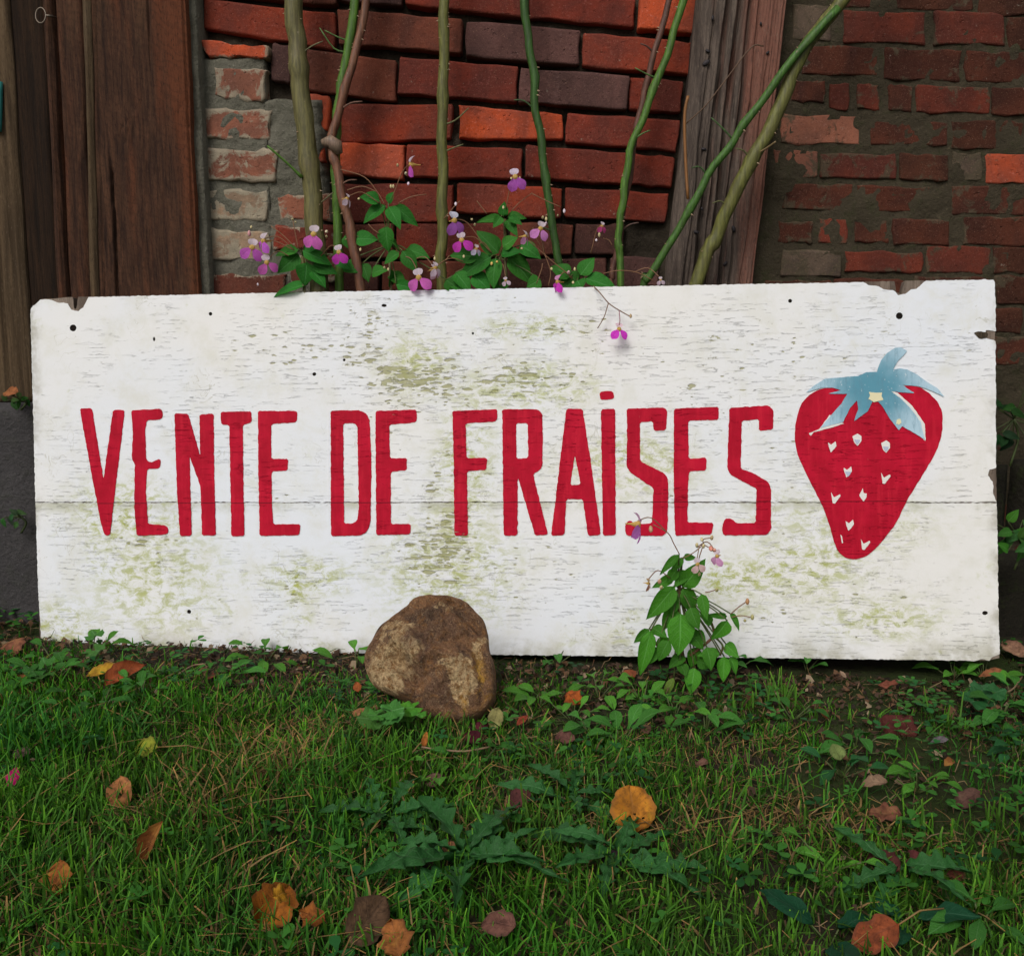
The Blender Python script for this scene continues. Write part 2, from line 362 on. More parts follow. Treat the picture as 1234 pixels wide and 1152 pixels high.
# --- right wall, old and mortared
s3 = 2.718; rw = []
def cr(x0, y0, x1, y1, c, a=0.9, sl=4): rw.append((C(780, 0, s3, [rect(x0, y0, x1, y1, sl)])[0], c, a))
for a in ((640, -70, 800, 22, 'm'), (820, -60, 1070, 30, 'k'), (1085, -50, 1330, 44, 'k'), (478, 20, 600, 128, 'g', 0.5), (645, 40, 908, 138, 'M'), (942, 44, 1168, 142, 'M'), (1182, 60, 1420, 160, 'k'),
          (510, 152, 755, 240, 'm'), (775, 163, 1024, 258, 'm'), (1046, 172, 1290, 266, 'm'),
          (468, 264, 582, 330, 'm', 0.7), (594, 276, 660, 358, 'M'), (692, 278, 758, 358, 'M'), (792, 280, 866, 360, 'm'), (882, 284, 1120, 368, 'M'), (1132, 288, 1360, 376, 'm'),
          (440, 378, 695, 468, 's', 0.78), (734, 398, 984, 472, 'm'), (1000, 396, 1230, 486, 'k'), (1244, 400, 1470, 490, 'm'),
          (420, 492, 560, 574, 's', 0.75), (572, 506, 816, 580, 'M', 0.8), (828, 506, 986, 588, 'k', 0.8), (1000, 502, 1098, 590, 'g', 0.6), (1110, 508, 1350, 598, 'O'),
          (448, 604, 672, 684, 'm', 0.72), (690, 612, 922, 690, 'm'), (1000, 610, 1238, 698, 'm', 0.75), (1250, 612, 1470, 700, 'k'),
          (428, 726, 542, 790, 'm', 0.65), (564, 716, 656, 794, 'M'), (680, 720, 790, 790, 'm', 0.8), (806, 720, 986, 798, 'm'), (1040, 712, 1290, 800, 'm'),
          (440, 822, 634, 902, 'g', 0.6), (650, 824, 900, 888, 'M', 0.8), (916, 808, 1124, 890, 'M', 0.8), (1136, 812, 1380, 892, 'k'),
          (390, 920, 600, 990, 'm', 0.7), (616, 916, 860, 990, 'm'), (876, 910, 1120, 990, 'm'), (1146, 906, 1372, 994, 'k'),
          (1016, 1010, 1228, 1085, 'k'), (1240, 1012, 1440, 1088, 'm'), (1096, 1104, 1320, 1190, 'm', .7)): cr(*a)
WR = wall_thing('brick_wall', 'dirty, shade-darkened red brick wall with old mortar, right of the cracked post', 'brick wall', on_wall(1080, 200)[0])
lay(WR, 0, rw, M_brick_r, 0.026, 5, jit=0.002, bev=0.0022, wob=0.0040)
u905 = on_wall(880, 200)[0]
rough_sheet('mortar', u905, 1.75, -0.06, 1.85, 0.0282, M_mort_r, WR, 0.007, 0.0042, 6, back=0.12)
zt = on_wall(1100, -26, 0.026)[1]
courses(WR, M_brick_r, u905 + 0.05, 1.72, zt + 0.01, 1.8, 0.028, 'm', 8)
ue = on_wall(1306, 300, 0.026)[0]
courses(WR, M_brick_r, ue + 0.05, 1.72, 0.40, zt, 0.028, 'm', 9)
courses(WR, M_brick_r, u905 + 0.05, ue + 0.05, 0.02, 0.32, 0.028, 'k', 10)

# --- narrow mortared strip at the left
pier = []
def cp(q, c, a): pier.append((C(0, 0, s1, [q])[0], c, a))
cp(((698, 136), (940, 164), (958, 208), (740, 204)), 'O', 0.92)
cp(((756, 234), (944, 246), (940, 360), (760, 350)), 's', 0.80); cp(((722, 382), (964, 388), (958, 500), (724, 492)), 's', 0.70)
cp(((728, 530), (984, 528), (978, 642), (732, 640)), 's', 0.66); cp(((726, 668), (950, 672), (946, 782), (728, 780)), 'S', 0.58)
cp(((978, 690), (1178, 684), (1172, 782), (984, 780)), 's', 0.85); cp(((734, 812), (962, 816), (958, 924), (730, 922)), 'S', 0.7)
cp(((970, 800), (1190, 798), (1186, 884), (968, 886)), 'r', 0.95); cp(((722, 968), (1010, 972), (1010, 1066), (722, 1060)), 'b', 0.95); cp(((1020, 900), (1200, 896), (1200, 1000), (1020, 1002)), 'b', .95)
WP = wall_thing('brick_pier', 'narrow strip of crumbling bricks in grey mortar beside the wide brown jamb', 'brick wall', on_wall(285, 200)[0])
lay(WP, 0, pier, M_brick_s, 0.004, 7, jit=0.002, bev=0.003, wob=0.006)
pu1, pz1 = on_wall(392, 200)[0], on_wall(330, 119)[1]; pz0 = on_wall(330, 66)[1]
def ragged(u1, z1, sd):
    def h(u, z):
        e = min(u1 - u + 0.010 * rnoise(z * 24, sd, 0) + .006 * rnoise(z * 80, sd, 2), z1 - z + 0.010 * rnoise(u * 24, sd, 1) + .006 * rnoise(u * 80, sd, 2)) - 0.010
        return 0.0 if e > 0.006 else min(0.05, (0.006 - e) * 2.5)
    return h
zmid = on_wall(330, 118)[1]
rough_sheet('mortar', on_wall(228, 200)[0], on_wall(322, 200)[0], -0.05, on_wall(330, 66)[1], 0.0070, M_mort_grey, WP, 0.006, 0.0050, 12, ragged(9, pz0 + .012, 3.0), back=0.09)
rough_sheet('mortar', on_wall(321, 200)[0], on_wall(392, 200)[0], -0.05, on_wall(330, 119)[1], 0.0075, M_mort_grey, WP, 0.006, 0.0075, 13, ragged(pu1 + .008, pz1 + .012, 5.0), back=0.09)
rough_sheet('mortar_fillet', on_wall(222, 200)[0], on_wall(250, 200)[0], -0.05, 1.8, -0.020, M_mort_grey, WP, 0.008, 0.005, 14, back=0.06)

# ================================================================== timbers
def timber(parent, name, le, re_, off, mat, disp, nu=28, dz=0.012, z0=0.0, z1=1.85, depth=0.12, color=None):
    """le, re_: two photo points each on the left and right edge; the front face sits at wall offset off"""
    (xa, za), (xb, zb) = on_wall(*le[0], off), on_wall(*le[1], off); (xc, zc), (xd, zd) = on_wall(*re_[0], off), on_wall(*re_[1], off)
    el = lambda z: xa + (xb - xa) * (z - za) / (zb - za); er = lambda z: xc + (xd - xc) * (z - zc) / (zd - zc)
    nz = int((z1 - z0) / dz); V = []; Fq = []
    for j in range(nz + 1):
        z = z0 + (z1 - z0) * j / nz; a, b = el(z), er(z)
        for i in range(nu + 1):
            t = i / nu; u = a + (b - a) * t
            ed = min(t, 1 - t) * (b - a); y = off + disp(t, z)
            if ed < 0.004: y += 0.004
            wb = 0.003 * (rnoise(z * 7, t * 2, 3.3)) if i in (0, nu) else 0
            V.append((u + wb, y, z))
    w = nu + 1
    for j in range(nz):
        for i in range(nu): Fq.append((j * w + i, j * w + i + 1, (j + 1) * w + i + 1, (j + 1) * w + i))
    ring = [i for i in range(nu)] + [j * w + nu for j in range(nz)] + [nz * w + i for i in range(nu, 0, -1)] + [j * w for j in range(nz, 0, -1)]
    b0 = len(V); V += [(V[r][0], off + depth, V[r][2]) for r in ring]; n = len(ring)
    for k in range(n): Fq.append((ring[(k + 1) % n], ring[k], b0 + k, b0 + (k + 1) % n))
    # the object's origin sits on the timber's own axis so that grain runs with it
    um = (el(0.8) + er(0.8)) / 2; V = [(x - um, y - off, z) for x, y, z in V]
    return link(name, mesh(name, V, Fq), mat, parent, WALL @ Matrix.Translation((um, off, 0)))
def cracks(defs):
    def d(t, z):
        y = 0.0015 * rnoise(t * 9, z * 3, 1.0)
        for (t0, dt, wid, dep, za, zb, sd) in defs:
            if za < z < zb:
                c = t0 + dt * (z - 0.5) + 0.03 * rnoise(z * 6, sd, 0) + 0.010 * rnoise(z * 30, sd, 1) + 0.004 * rnoise(z * 110, sd, 2)
                fade = min(1, (z - za) / 0.06, (zb - z) / 0.06)
                k = abs(t - c) / wid
                if k < 1: y += dep * (1 - k) ** .7 * fade * (0.7 + 0.5 * rnoise(z * 12, sd, 5))
        return y
    return d
M_post = m_timber('weathered_post', (0.050, 0.038, 0.032), (0.150, 0.115, 0.092), (0.26, 0.205, 0.155), (0.19, 0.078, 0.054), 1.0, redside=3.2, str=.11)
TP = wall_thing('timber_post', 'cracked grey-brown timber post leaning between the two brick walls', 'timber post', on_wall(870, 330)[0])
pd = cracks([(0.30, .10, .040, .022, 0, 1.9, 1), (0.47, .05, .048, .028, 0, 1.9, 2), (0.40, -.04, .026, .014, .35, 1.0, 3), (0.60, .03, .032, .018, .2, 1.9, 4), (0.18, .06, .016, .008, .5, 1.9, 5),
             (0.72, -.02, .016, .008, .55, 1.5, 6), (0.53, .0, .014, .007, .62, 1.9, 7), (0.86, .02, .014, .005, 0, 1.0, 8), (0.24, 0, .012, .006, .3, .9, 9)])
def pdisp(t, z): return pd(t, z) + 0.0008 * rnoise(t * 40, z * 2.0, 8) + 0.0035 * rnoise(t * 9, z * 1.6, 4) + 0.0014 * rnoise(t * 45, z * 14, 9) + 0.0008 * rnoise(t * 80, z * 50, 10) + (0.010 * max(0, (0.10 - t) / 0.10))
timber(TP, 'timber', ((840, 0), (806, 335)), ((948, 0), (908, 335)), -0.016, M_post, pdisp, nu=150, dz=0.007)
# iron nails
M_iron = NT('old_iron', 0.6, 0.4); M_iron.b.inputs['Metallic'].default_value = 0.6; M_iron.col((0.035, 0.03, 0.032)); M_iron = M_iron.m
def lathe(prof, n=8):
    V = []; Fq = []
    for r, y in prof:
        for k in range(n): a = 2 * math.pi * k / n; V.append((r * math.cos(a), y, r * math.sin(a)))
    for j in range(len(prof) - 1):
        for k in range(n): Fq.append((j * n + k, j * n + (k + 1) % n, (j + 1) * n + (k + 1) % n, (j + 1) * n + k))
    V.append((0, prof[-1][1], 0)); c = len(V) - 1
    for k in range(n): Fq.append(((len(prof) - 1) * n + k, (len(prof) - 1) * n + (k + 1) % n, c))
    return V, Fq
nv, nf = lathe([(0.004, 0.010), (0.0045, 0.001), (0.006, -0.0005), (0.0045, -0.0022)])
nail_me = mesh('nail', nv, nf)
for k, (px, py, s) in enumerate(((859, 22, 1.2), (851, 76, 2.0), (853, 62, 1.3), (917, 29, .9), (925, 64, 1.0), (839, 280, 1.5), (884, 276, 1.6), (874, 318, 1.4), (848, 180, 1.3), (846, 252, 1.0))):
    u, z = on_wall(px, py, -0.018); link('nail', nail_me, M_iron, TP, WALL @ Matrix.Translation((u, -0.018, z)) @ Matrix.Rotation(k, 4, 'Y') @ Matrix.Diagonal((s * 0.34, .6, s * .62, 1)))

M_jamb = m_timber('brown_jamb', (0.022, 0.012, 0.009), (0.088, 0.041, 0.023), (0.100, 0.060, 0.031), (0.125, 0.040, 0.018), 2.2, saw=True, redside=1.3, str=.09)
M_plank = m_timber('dark_plank', (0.010, 0.007, 0.005), (0.034, 0.018, 0.010), (0.050, 0.028, 0.013), None, 2.0)
M_pale = m_timber('pale_edge', (0.040, 0.026, 0.015), (0.115, 0.076, 0.042), (0.165, 0.125, 0.085), None, 1.0)
JB = wall_thing('door_jamb', 'wide dark red-brown door jamb with saw marks and knots, left of the brick', 'door jamb', on_wall(160, 330)[0])
jc = cracks([(0.22, -.12, .016, .018, .0, .83, 21), (0.62, 0, .012, .006, .93, 1.9, 22), (0.08, 0, .012, .004, 0, 1.9, 23)])
kz1, kz2, kz3 = on_wall(155, 160, -.04)[1], on_wall(168, 123, -.04)[1], on_wall(222, 138, -.04)[1]
def jdisp(t, z):
    y = jc(t, z); u = t * .172
    for (ut, kz, r) in ((.37 * .172, kz1, .013), (.48 * .172, kz2, .007), (.40 * .172, kz1 + .001, .005), (.97 * .172, kz3, .014)):
        d = math.hypot((u - ut) * 1.0, (z - kz) * .8) + .002 * rnoise(u * 90, z * 90, 3)
        y += .0022 * max(0, 1 - abs(d - r) / .0022)
    return y + .0006 * rnoise(t * 60, z * 3, 2) + .0007 * rnoise(u * 40 + z * 60, z * 160 - u * 90, 7)
timber(JB, 'timber', ((106, 0), (116, 340)), ((222, 0), (238, 340)), -0.040, M_jamb, jdisp, nu=90, dz=.006)
timber(JB, 'edge_strip', ((98, 0), (108, 340)), ((107.5, 0), (117.5, 340)), -0.046, M_pale, cracks([]), nu=6)
timber(JB, 'rebate', ((66, 0), (84, 340)), ((98.5, 0), (108.5, 340)), -0.030, M_jamb, cracks([]), nu=10)
DP = wall_thing('door_plank', 'very dark upright door plank at the left with a ring hook at its top', 'door plank', on_wall(45, 330)[0])
timber(DP, 'plank', ((8, 0), (34, 340)), ((52, 0), (70, 340)), -0.026, M_plank, cracks([(.5, 0, .03, .002, 0, 1.9, 31)]), nu=12)
timber(DP, 'batten', ((50, 0), (68, 340)), ((60, 0), (78, 340)), -0.031, M_jamb, cracks([]), nu=6)
# ring hook
def tube(pts, rad, n=7, closed=False, taper=None):
    pts = [Vector(p) for p in pts]; N = len(pts); V = []; Fq = []
    up = Vector((0.13, -0.97, 0.2))
    for i, p in enumerate(pts):
        if closed: t = pts[(i + 1) % N] - pts[i - 1]
        else: t = pts[min(i + 1, N - 1)] - pts[max(i - 1, 0)]
        t.normalize(); a = (up - t * up.dot(t)).normalized(); b = t.cross(a); up = a
        r = rad[i] if hasattr(rad, '__len__') else rad
        for k in range(n): th = 2 * math.pi * k / n; V.append(p + (a * math.cos(th) + b * math.sin(th)) * r)
    for i in range(N if closed else N - 1):
        for k in range(n):
            j = (i + 1) % N; Fq.append((i * n + k, i * n + (k + 1) % n, j * n + (k + 1) % n, j * n + k))
    if not closed:
        Fq.append(tuple(range(n - 1, -1, -1))); Fq.append(tuple((N - 1) * n + k for k in range(n)))
    return V, Fq
u, z = on_wall(49, 19, -0.04)
rv, rf = tube([(u + 0.0085 * math.cos(a), -0.040 + 0.002 * math.sin(a), z + 0.0125 * math.sin(a)) for a in np.linspace(0, 2 * math.pi, 16, endpoint=False)], 0.0011, 6, True)
M_steel = NT('dull_wire', 0.45, 0.5); M_steel.b.inputs['Metallic'].default_value = 0.8; M_steel.col((0.16, 0.13, 0.10)); M_steel = M_steel.m
hk = link('ring_hook', mesh('ring_hook', rv, rf), M_steel, DP, WALL)
u2 = on_wall(60, 20, -0.04)[0]
sv, sf = tube([(u + 0.0085, -0.040, z), (u2, -0.036, z), (u2 + 0.004, -0.026, z)], [0.0016, 0.002, 0.0016], 6)
link('shank', mesh('shank', sv, sf), M_steel, hk, WALL)
FE = wall_thing('frame_edge', 'pale weathered upright frame timber at the left edge of the photo, splayed at its foot', 'timber frame', on_wall(8, 330)[0])
timber(FE, 'timber', ((-60, 0), (-22, 480)), ((9, 0), (40, 480)), -0.034, M_pale, cracks([(.55, 0, .05, .008, 0, 1.9, 41), (.8, 0, .03, .006, 0, 1.2, 42), (.3, 0, .03, .006, 0, 1.9, 43)]), nu=24, z0=0.405)
M_teal = NT('teal_paint', 0.55, 0.4); M_teal.col((0.02, 0.17, 0.15)); M_teal = M_teal.m
TB = wall_thing('plank_door', 'dark plank door with a sliver of teal painted trim at the far left edge', 'door', on_wall(-40, 120)[0])
timber(TB, 'panel', ((-620, 0), (-620, 340)), ((-14, 0), (-10, 340)), 0.0, M_plank, cracks([(k / 9, 0, .006, .012, 0, 1.9, 60.0 + k) for k in range(1, 9)]), nu=110, dz=.02, z0=.40, depth=.05)
timber(TB, 'painted_trim', ((-130, 0), (-130, 300)), ((-1.5, 60), (-1, 160)), -0.045, M_teal, cracks([]), nu=6, z0=on_wall(0, 158, -.045)[1], z1=on_wall(0, 98, -.045)[1], depth=0.01)

# --- concrete base under the door, stone base under the right wall
PL = wall_thing('concrete_plinth', 'smooth dark grey concrete plinth under the door timbers, left of the sign', 'plinth', on_wall(-20, 600)[0])
def slab(parent, name, u0, u1, z0, z1, off, mat, amp, seed, depth=0.14, step=0.014, rnd=0.012):
    nu = max(3, int((u1 - u0) / step)); nz = max(3, int((z1 - z0) / step)); V = []; Fq = []
    for j in range(nz + 1):
        for i in range(nu + 1):
            u_ = u0 + (u1 - u0) * i / nu; z_ = z0 + (z1 - z0) * j / nz
            e = min(u_ - u0, u1 - u_, z1 - z_); y = off + amp * (rnoise(u_ * 6, z_ * 6, seed) + .4 * rnoise(u_ * 30, z_ * 30, seed))
            if e < rnd: y += rnd * (1 - math.sqrt(max(0, 1 - (1 - e / rnd) ** 2)))
            V.append((u_, y, z_))
    w = nu + 1
    for j in range(nz):
        for i in range(nu): Fq.append((j * w + i, j * w + i + 1, (j + 1) * w + i + 1, (j + 1) * w + i))
    ring = [i for i in range(nu)] + [j * w + nu for j in range(nz)] + [nz * w + i for i in range(nu, 0, -1)] + [j * w for j in range(nz, 0, -1)]
    b0 = len(V); V += [(V[r][0], off + depth, V[r][2]) for r in ring]; n = len(ring)
    for k in range(n): Fq.append((ring[(k + 1) % n], ring[k], b0 + k, b0 + (k + 1) % n))
    return link(name, mesh(name, V, Fq), mat, parent, WALL)
zpl = on_wall(20, 487, -0.06)[1]
slab(PL, 'block', -1.6, on_wall(110, 600)[0], -0.08, zpl, -0.060, M_plinth, 0.004, 3, depth=0.16)
SB = wall_thing('stone_footing', 'dark mossy stone footing under the brick wall, right of the sign', 'footing', on_wall(1220, 600)[0])
M_foot = m_mortar('footing_stone', (0.010, 0.009, 0.007), (0.030, 0.026, 0.018), 0.6)
uu = on_wall(1130, 600)[0]
for k, (ua, ub, za, zb) in enumerate(((0, .19, -.08, .13), (.196, .40, -.08, .16), (.406, .66, -.08, .12), (0, .13, .136, .29), (.137, .33, .166, .30), (.336, .62, .166, .31))):
    slab(SB, 'stone', uu + ua, uu + ub, za, zb, 0.004 - 0.004 * (k % 2), M_foot, 0.006, k + 40.0, depth=0.10, rnd=0.02)
# ================================================================== the sign
BP = lambda px, py: on_sign(px, py)
def m_paint(name, red=False):
    n = NT(name, 0.6 if red else 0.55, 0.10 if red else 0.25); P = n.obj
    zs = (on_sign(100, 604.8)[1] + on_sign(1150, 605.8)[1]) / 2; sxyz = n.n('SeparateXYZ', {0: P}); dz = n.m_('SUBTRACT', sxyz.outputs[2], zs)
    fl = n.mapv(P, (30, 1, 120)); f1 = n.noise(fl, 1.0, 4, 0.6, 0.5)
    fb = n.noise(n.mapv(P, (17, 1, 58), (3, 0, 7)), 1.0, 4, 0.6, 0.5)
    hl = n.noise(n.mapv(P, (22, 1, 210), (1, 0, 2)), 1.0, 3, 0.6, 0.2)
    dens = n.noise(P, 7.5, 6, 0.68, 0.4); fine = n.noise(P, 130, 4, 0.7)
    B = lambda px, py, rx, ry: n.blob(P, *BP(px, py), rx / 727.0, ry / 727.0)
    # where the paint has worn most, and where algae has grown
    worn = n.add([B(560, 440, 330, 110), B(650, 690, 260, 80), B(540, 560, 90, 220), B(380, 420, 200, 80), B(1040, 560, 180, 60), B(900, 420, 200, 90), B(1050, 740, 200, 70), B(360, 700, 100, 60), B(860, 470, 120, 40)] + [n.m_('MULTIPLY', B(*q), 1.6) for q in ((480, 500, 30, 70), (645, 460, 110, 34), (515, 450, 70, 34), (530, 665, 90, 60), (690, 395, 90, 22), (340, 600, 70, 26), (800, 600, 60, 22), (180, 660, 70, 60))])
    alg = n.add([B(540, 690, 130, 110), B(640, 465, 130, 45), B(500, 440, 70, 60), B(190, 700, 130, 110), B(370, 695, 90, 40), B(640, 395, 90, 25), B(150, 610, 110, 60), n.m_('MULTIPLY', B(1010, 630, 160, 70), 0.7), B(1060, 745, 110, 40), B(760, 560, 120, 60), B(560, 560, 60, 120), n.m_('MULTIPLY', n.rng(n.noise(P, 8, 5, .7), .54, .70), n.rng(sxyz.outputs[2], .42, .10, 0, .75)), n.m_('MULTIPLY', n.rng(n.noise(P, 13, 5, .7), .60, .72), .4), B(70, 760, 70, 60), B(960, 690, 120, 50), B(870, 700, 60, 40)])
    thr = n.m_('ADD', n.m_('ADD', f1, n.m_('MULTIPLY', worn, 0.085)), n.m_('MULTIPLY', n.m_('SUBTRACT', dens, 0.5), 0.62))
    def chips(sc, seed, frac, base):
        wob = n.n('TexNoise', {'Vector': P, 'Scale': 55.0, 'Detail': 3.0}).outputs['Color']
        Q = n.n('VectorMath', {0: P, 1: n.n('VectorMath', {0: n.n('VectorMath', {0: wob, 1: (.5, .5, .5)}, operation='SUBTRACT').outputs[0], 1: (.012, 0, .006)}, operation='MULTIPLY').outputs[0]}, operation='ADD').outputs[0]
        vo = n.n('TexVoronoi', {'Vector': n.mapv(Q, sc, (seed, 0.5, seed * 2)), 'Scale': 1.0, 'Randomness': 1.0}); rc = n.n('SeparateColor', {0: vo.outputs['Color']})
        on = n.m_('ADD', n.m_('MULTIPLY', n.m_('SUBTRACT', rc.outputs[0], 1.0), frac), n.add([base, n.m_('MULTIPLY', worn, .30), n.m_('MULTIPLY', n.m_('SUBTRACT', dens, .5), 2.1)]))
        r_ = n.m_('MULTIPLY', n.rng(on, 0.0, .5, 0.0, .40), n.m_('ADD', .25, n.m_('MULTIPLY', n.m_('MULTIPLY', rc.outputs[1], rc.outputs[1]), 1.35)))
        q_ = n.m_('SUBTRACT', r_, vo.outputs['Distance']); return n.rng(q_, 0.0, 0.05), n.rng(q_, -.10, .02)
    ca_, ha_ = chips((30, 0, 105), 3.3, 1.2, 0.06); cb_, hb_ = chips((62, 0, 170), 8.1, 1.2, 0.07)
    big = n.rng(thr, 0.80, 0.825)
    flake = n.m_('MAXIMUM', n.m_('MAXIMUM', ca_, cb_), big); halo = n.m_('MAXIMUM', n.m_('MAXIMUM', ha_, hb_), n.rng(thr, 0.66, 0.80, 0, .5))
    thr2 = n.m_('ADD', fb, n.m_('MULTIPLY', n.m_('SUBTRACT', dens, 0.5), 0.35)); scar = n.rng(thr2, 0.735, 0.75); scar_edge = n.m_('SUBTRACT', n.rng(thr2, 0.715, 0.735), scar)
    ctr = n.noise(P, 26, 3, .55, .8); ring = n.m_('MULTIPLY', n.rng(n.m_('ABSOLUTE', n.m_('SUBTRACT', ctr, 0.57)), 0.010, 0.0), n.rng(n.m_('ADD', n.noise(P, 7, 3), n.m_('MULTIPLY', alg, .12)), .52, .62))
    line = n.m_('MULTIPLY', n.rng(n.m_('ABSOLUTE', n.m_('SUBTRACT', hl, 0.60)), 0.016, 0.0), n.rng(n.m_('ADD', dens, n.m_('MULTIPLY', worn, 0.12)), 0.46, 0.60))
    lo = n.noise(P, 2.2, 3); mot = n.noise(P, 17, 5, 0.65)
    if red:
        col = n.mix(n.rng(mot, .35, .7), (0.38, 0.004, 0.020), (0.50, 0.006, 0.030)); col = n.mix(n.rng(n.noise(n.mapv(P, (1, 1, .12)), 120, 4, .6, .4), .45, .75, 0, .55), col, (0.60, 0.016, 0.040)); col = n.mix(n.rng(n.noise(n.mapv(P, (.3, 1, .3)), 60, 4, .7, .6), .55, .75, 0, .5), col, (0.32, 0.004, 0.016)); col = n.mix(n.rng(fine, .6, .8, 0, .5), col, (0.30, 0.008, 0.018)); col = n.mix(n.rng(n.noise(P, 200, 4, .7), .70, .76, 0, .45), col, (0.62, .25, .22))
        col = n.mix(n.m_('MULTIPLY', n.m_('MULTIPLY', n.rng(thr, 0.83, 0.85), 0.8), 1.0), col, (0.34, 0.26, 0.18))
        col = n.mix(n.m_('MULTIPLY', line, 0.35), col, (0.16, 0.01, 0.015)); col = n.mix(n.m_('MULTIPLY', n.rng(n.m_('ABSOLUTE', n.m_('ADD', dz, n.m_('MULTIPLY', n.m_('SUBTRACT', mot, .5), .002))), .0011, .0004), .75), col, (0.06, 0.004, 0.008))
    else:
        col = n.mix(n.rng(lo, .35, .65), (0.74, 0.765, 0.81), (0.78, 0.765, 0.74))
        col = n.mix(n.rng(mot, .46, .74, 0, .5), col, (0.63, 0.62, 0.53)); col = n.mix(n.rng(n.noise(P, 10, 6, .72, .5), .52, .70, 0, .45), col, (0.66, 0.65, 0.57))
        green = n.mix(n.noise(P, 60, 4), (0.24, 0.27, 0.030), (0.52, 0.55, 0.17))
        am = n.m_('MULTIPLY', n.rng(n.noise(n.mapv(P, (1, 1, 1.8)), 40, 6, 0.78, 0.5), 0.43, 0.62), n.m_('MULTIPLY', alg, 0.85), clamp=True)
        col = n.mix(am, col, green)
        hz = n.mix(n.noise(P, 40, 4), (0.46, 0.44, 0.33), (0.58, 0.57, 0.49))
        col = n.mix(n.m_('MULTIPLY', halo, 0.45), col, hz)
        gut = n.mix(n.m_('ADD', n.noise(P, 90, 3), n.m_('MULTIPLY', alg, 0.25)), (0.40, 0.36, 0.25), (0.28, 0.29, 0.07))
        col = n.mix(n.m_('MULTIPLY', flake, 0.78), col, gut)
        col = n.mix(n.m_('MULTIPLY', scar, 0.55), col, (0.50, 0.48, 0.36)); col = n.mix(n.m_('MULTIPLY', scar_edge, 0.5), col, (0.34, 0.33, 0.24))
        col = n.mix(n.m_('MULTIPLY', line, 0.13), col, (0.26, 0.24, 0.20))
        col = n.mix(n.m_('MULTIPLY', ring, 0.40), col, (0.33, 0.31, 0.20))
        st = n.m_('MULTIPLY', n.m_('MULTIPLY', n.rng(dz, -.022, -.002), n.rng(dz, .0015, .0)), n.rng(n.m_('ADD', mot, n.m_('MULTIPLY', dens, .5)), .62, .86)); col = n.mix(n.m_('MULTIPLY', st, .55), col, (0.36, 0.36, 0.22))
        sz = n.n('SeparateXYZ', {0: P}).outputs[2]
        rim = n.m_('MULTIPLY', n.rng(n.m_('ADD', sz, n.m_('MULTIPLY', n.noise(P, 14, 6, .75), 0.09)), 0.088, 0.030), n.rng(mot, .36, .60))
        col = n.mix(n.m_('MULTIPLY', rim, 0.62), col, (0.24, 0.22, 0.11))
        sx = n.n('SeparateXYZ', {0: P}).outputs[0]
        side = n.m_('MULTIPLY', n.rng(n.m_('SUBTRACT', n.m_('ABSOLUTE', sx), n.m_('MULTIPLY', n.noise(P, 30, 5, .7), 0.03)), 0.765, 0.79), n.rng(mot, .40, .66))
        col = n.mix(n.m_('MULTIPLY', side, 0.55), col, (0.22, 0.19, 0.12))
    n.col(col)
    if red: flake = n.m_('MULTIPLY', flake, .3)
    h = n.add([n.m_('MULTIPLY', flake, -1.0), n.m_('MULTIPLY', halo, -0.25), n.m_('MULTIPLY', scar, -0.6), n.m_('MULTIPLY', line, -0.5), n.m_('MULTIPLY', fine, 0.12), n.m_('MULTIPLY', n.noise(n.mapv(P, (3, 1, 26)), 3, 4), 0.25)])
    n.bump(h, 0.7, 0.0022)
    return n.m
M_white = m_paint('old_white_paint'); M_red = m_paint('red_paint', True)
M_ply = m_timber('grey_plywood', (0.075, 0.055, 0.042), (0.22, 0.17, 0.135), (0.30, 0.25, 0.20)); 
def resample(loop, step=0.003, amp=0.0007, seed=0.0, cut=0.0022):
    pts = [Vector((x, z)) for x, z in loop]
    if cut:
        o = []
        for i, p in enumerate(pts):
            a, b = pts[i - 1], pts[(i + 1) % len(pts)]
            la, lb = (a - p).length, (b - p).length
            o.append(p + (a - p) * min(.4, cut / max(la, 1e-6))); o.append(p + (b - p) * min(.4, cut / max(lb, 1e-6)))
        pts = o
    out = []
    for i, p in enumerate(pts):
        q = pts[(i + 1) % len(pts)]; L = (q - p).length; k = max(1, int(L / step))
        for j in range(k):
            r = p + (q - p) * (j / k); nrm = Vector((-(q - p).y, (q - p).x)) / max(L, 1e-6)
            d = amp * (1.3 * mnoise.noise((r.x * 120, r.y * 120, seed)) + 0.8 * mnoise.noise((r.x * 380, r.y * 380, seed + 3)))
            r = r + nrm * d; out.append((r.x, r.y))
    return out
def poly(name, loops, y0, y1):
    cu = bpy.data.curves.new(name, 'CURVE'); cu.dimensions = '2D'; cu.fill_mode = 'BOTH'; cu.extrude = (y1 - y0) / 2
    for lp in loops:
        sp = cu.splines.new('POLY'); sp.points.add(len(lp) - 1); sp.use_cyclic_u = True
        sp.points.foreach_set('co', [c for x, z in lp for c in (x, z, 0, 1)])
    ob = bpy.data.objects.new('tmp', cu); me = bpy.data.meshes.new_from_object(ob); bpy.data.objects.remove(ob); bpy.data.curves.remove(cu)
    mid_ = (y0 + y1) / 2
    for v in me.vertices: x, z, w = v.co; v.co = (x, mid_ - w, z)
    me.name = name; me.materials.clear()
    me.polygons.foreach_set('use_smooth', [False] * len(me.polygons)); me.update(); return me
SG = thing('painted_sign', 'weathered white board reading VENTE DE FRAISES with a painted strawberry, leaning on the wall', 'sign', S0, SIGN.to_3x3().to_4x4())
S = lambda l: [on_sign(x, y) for x, y in l]
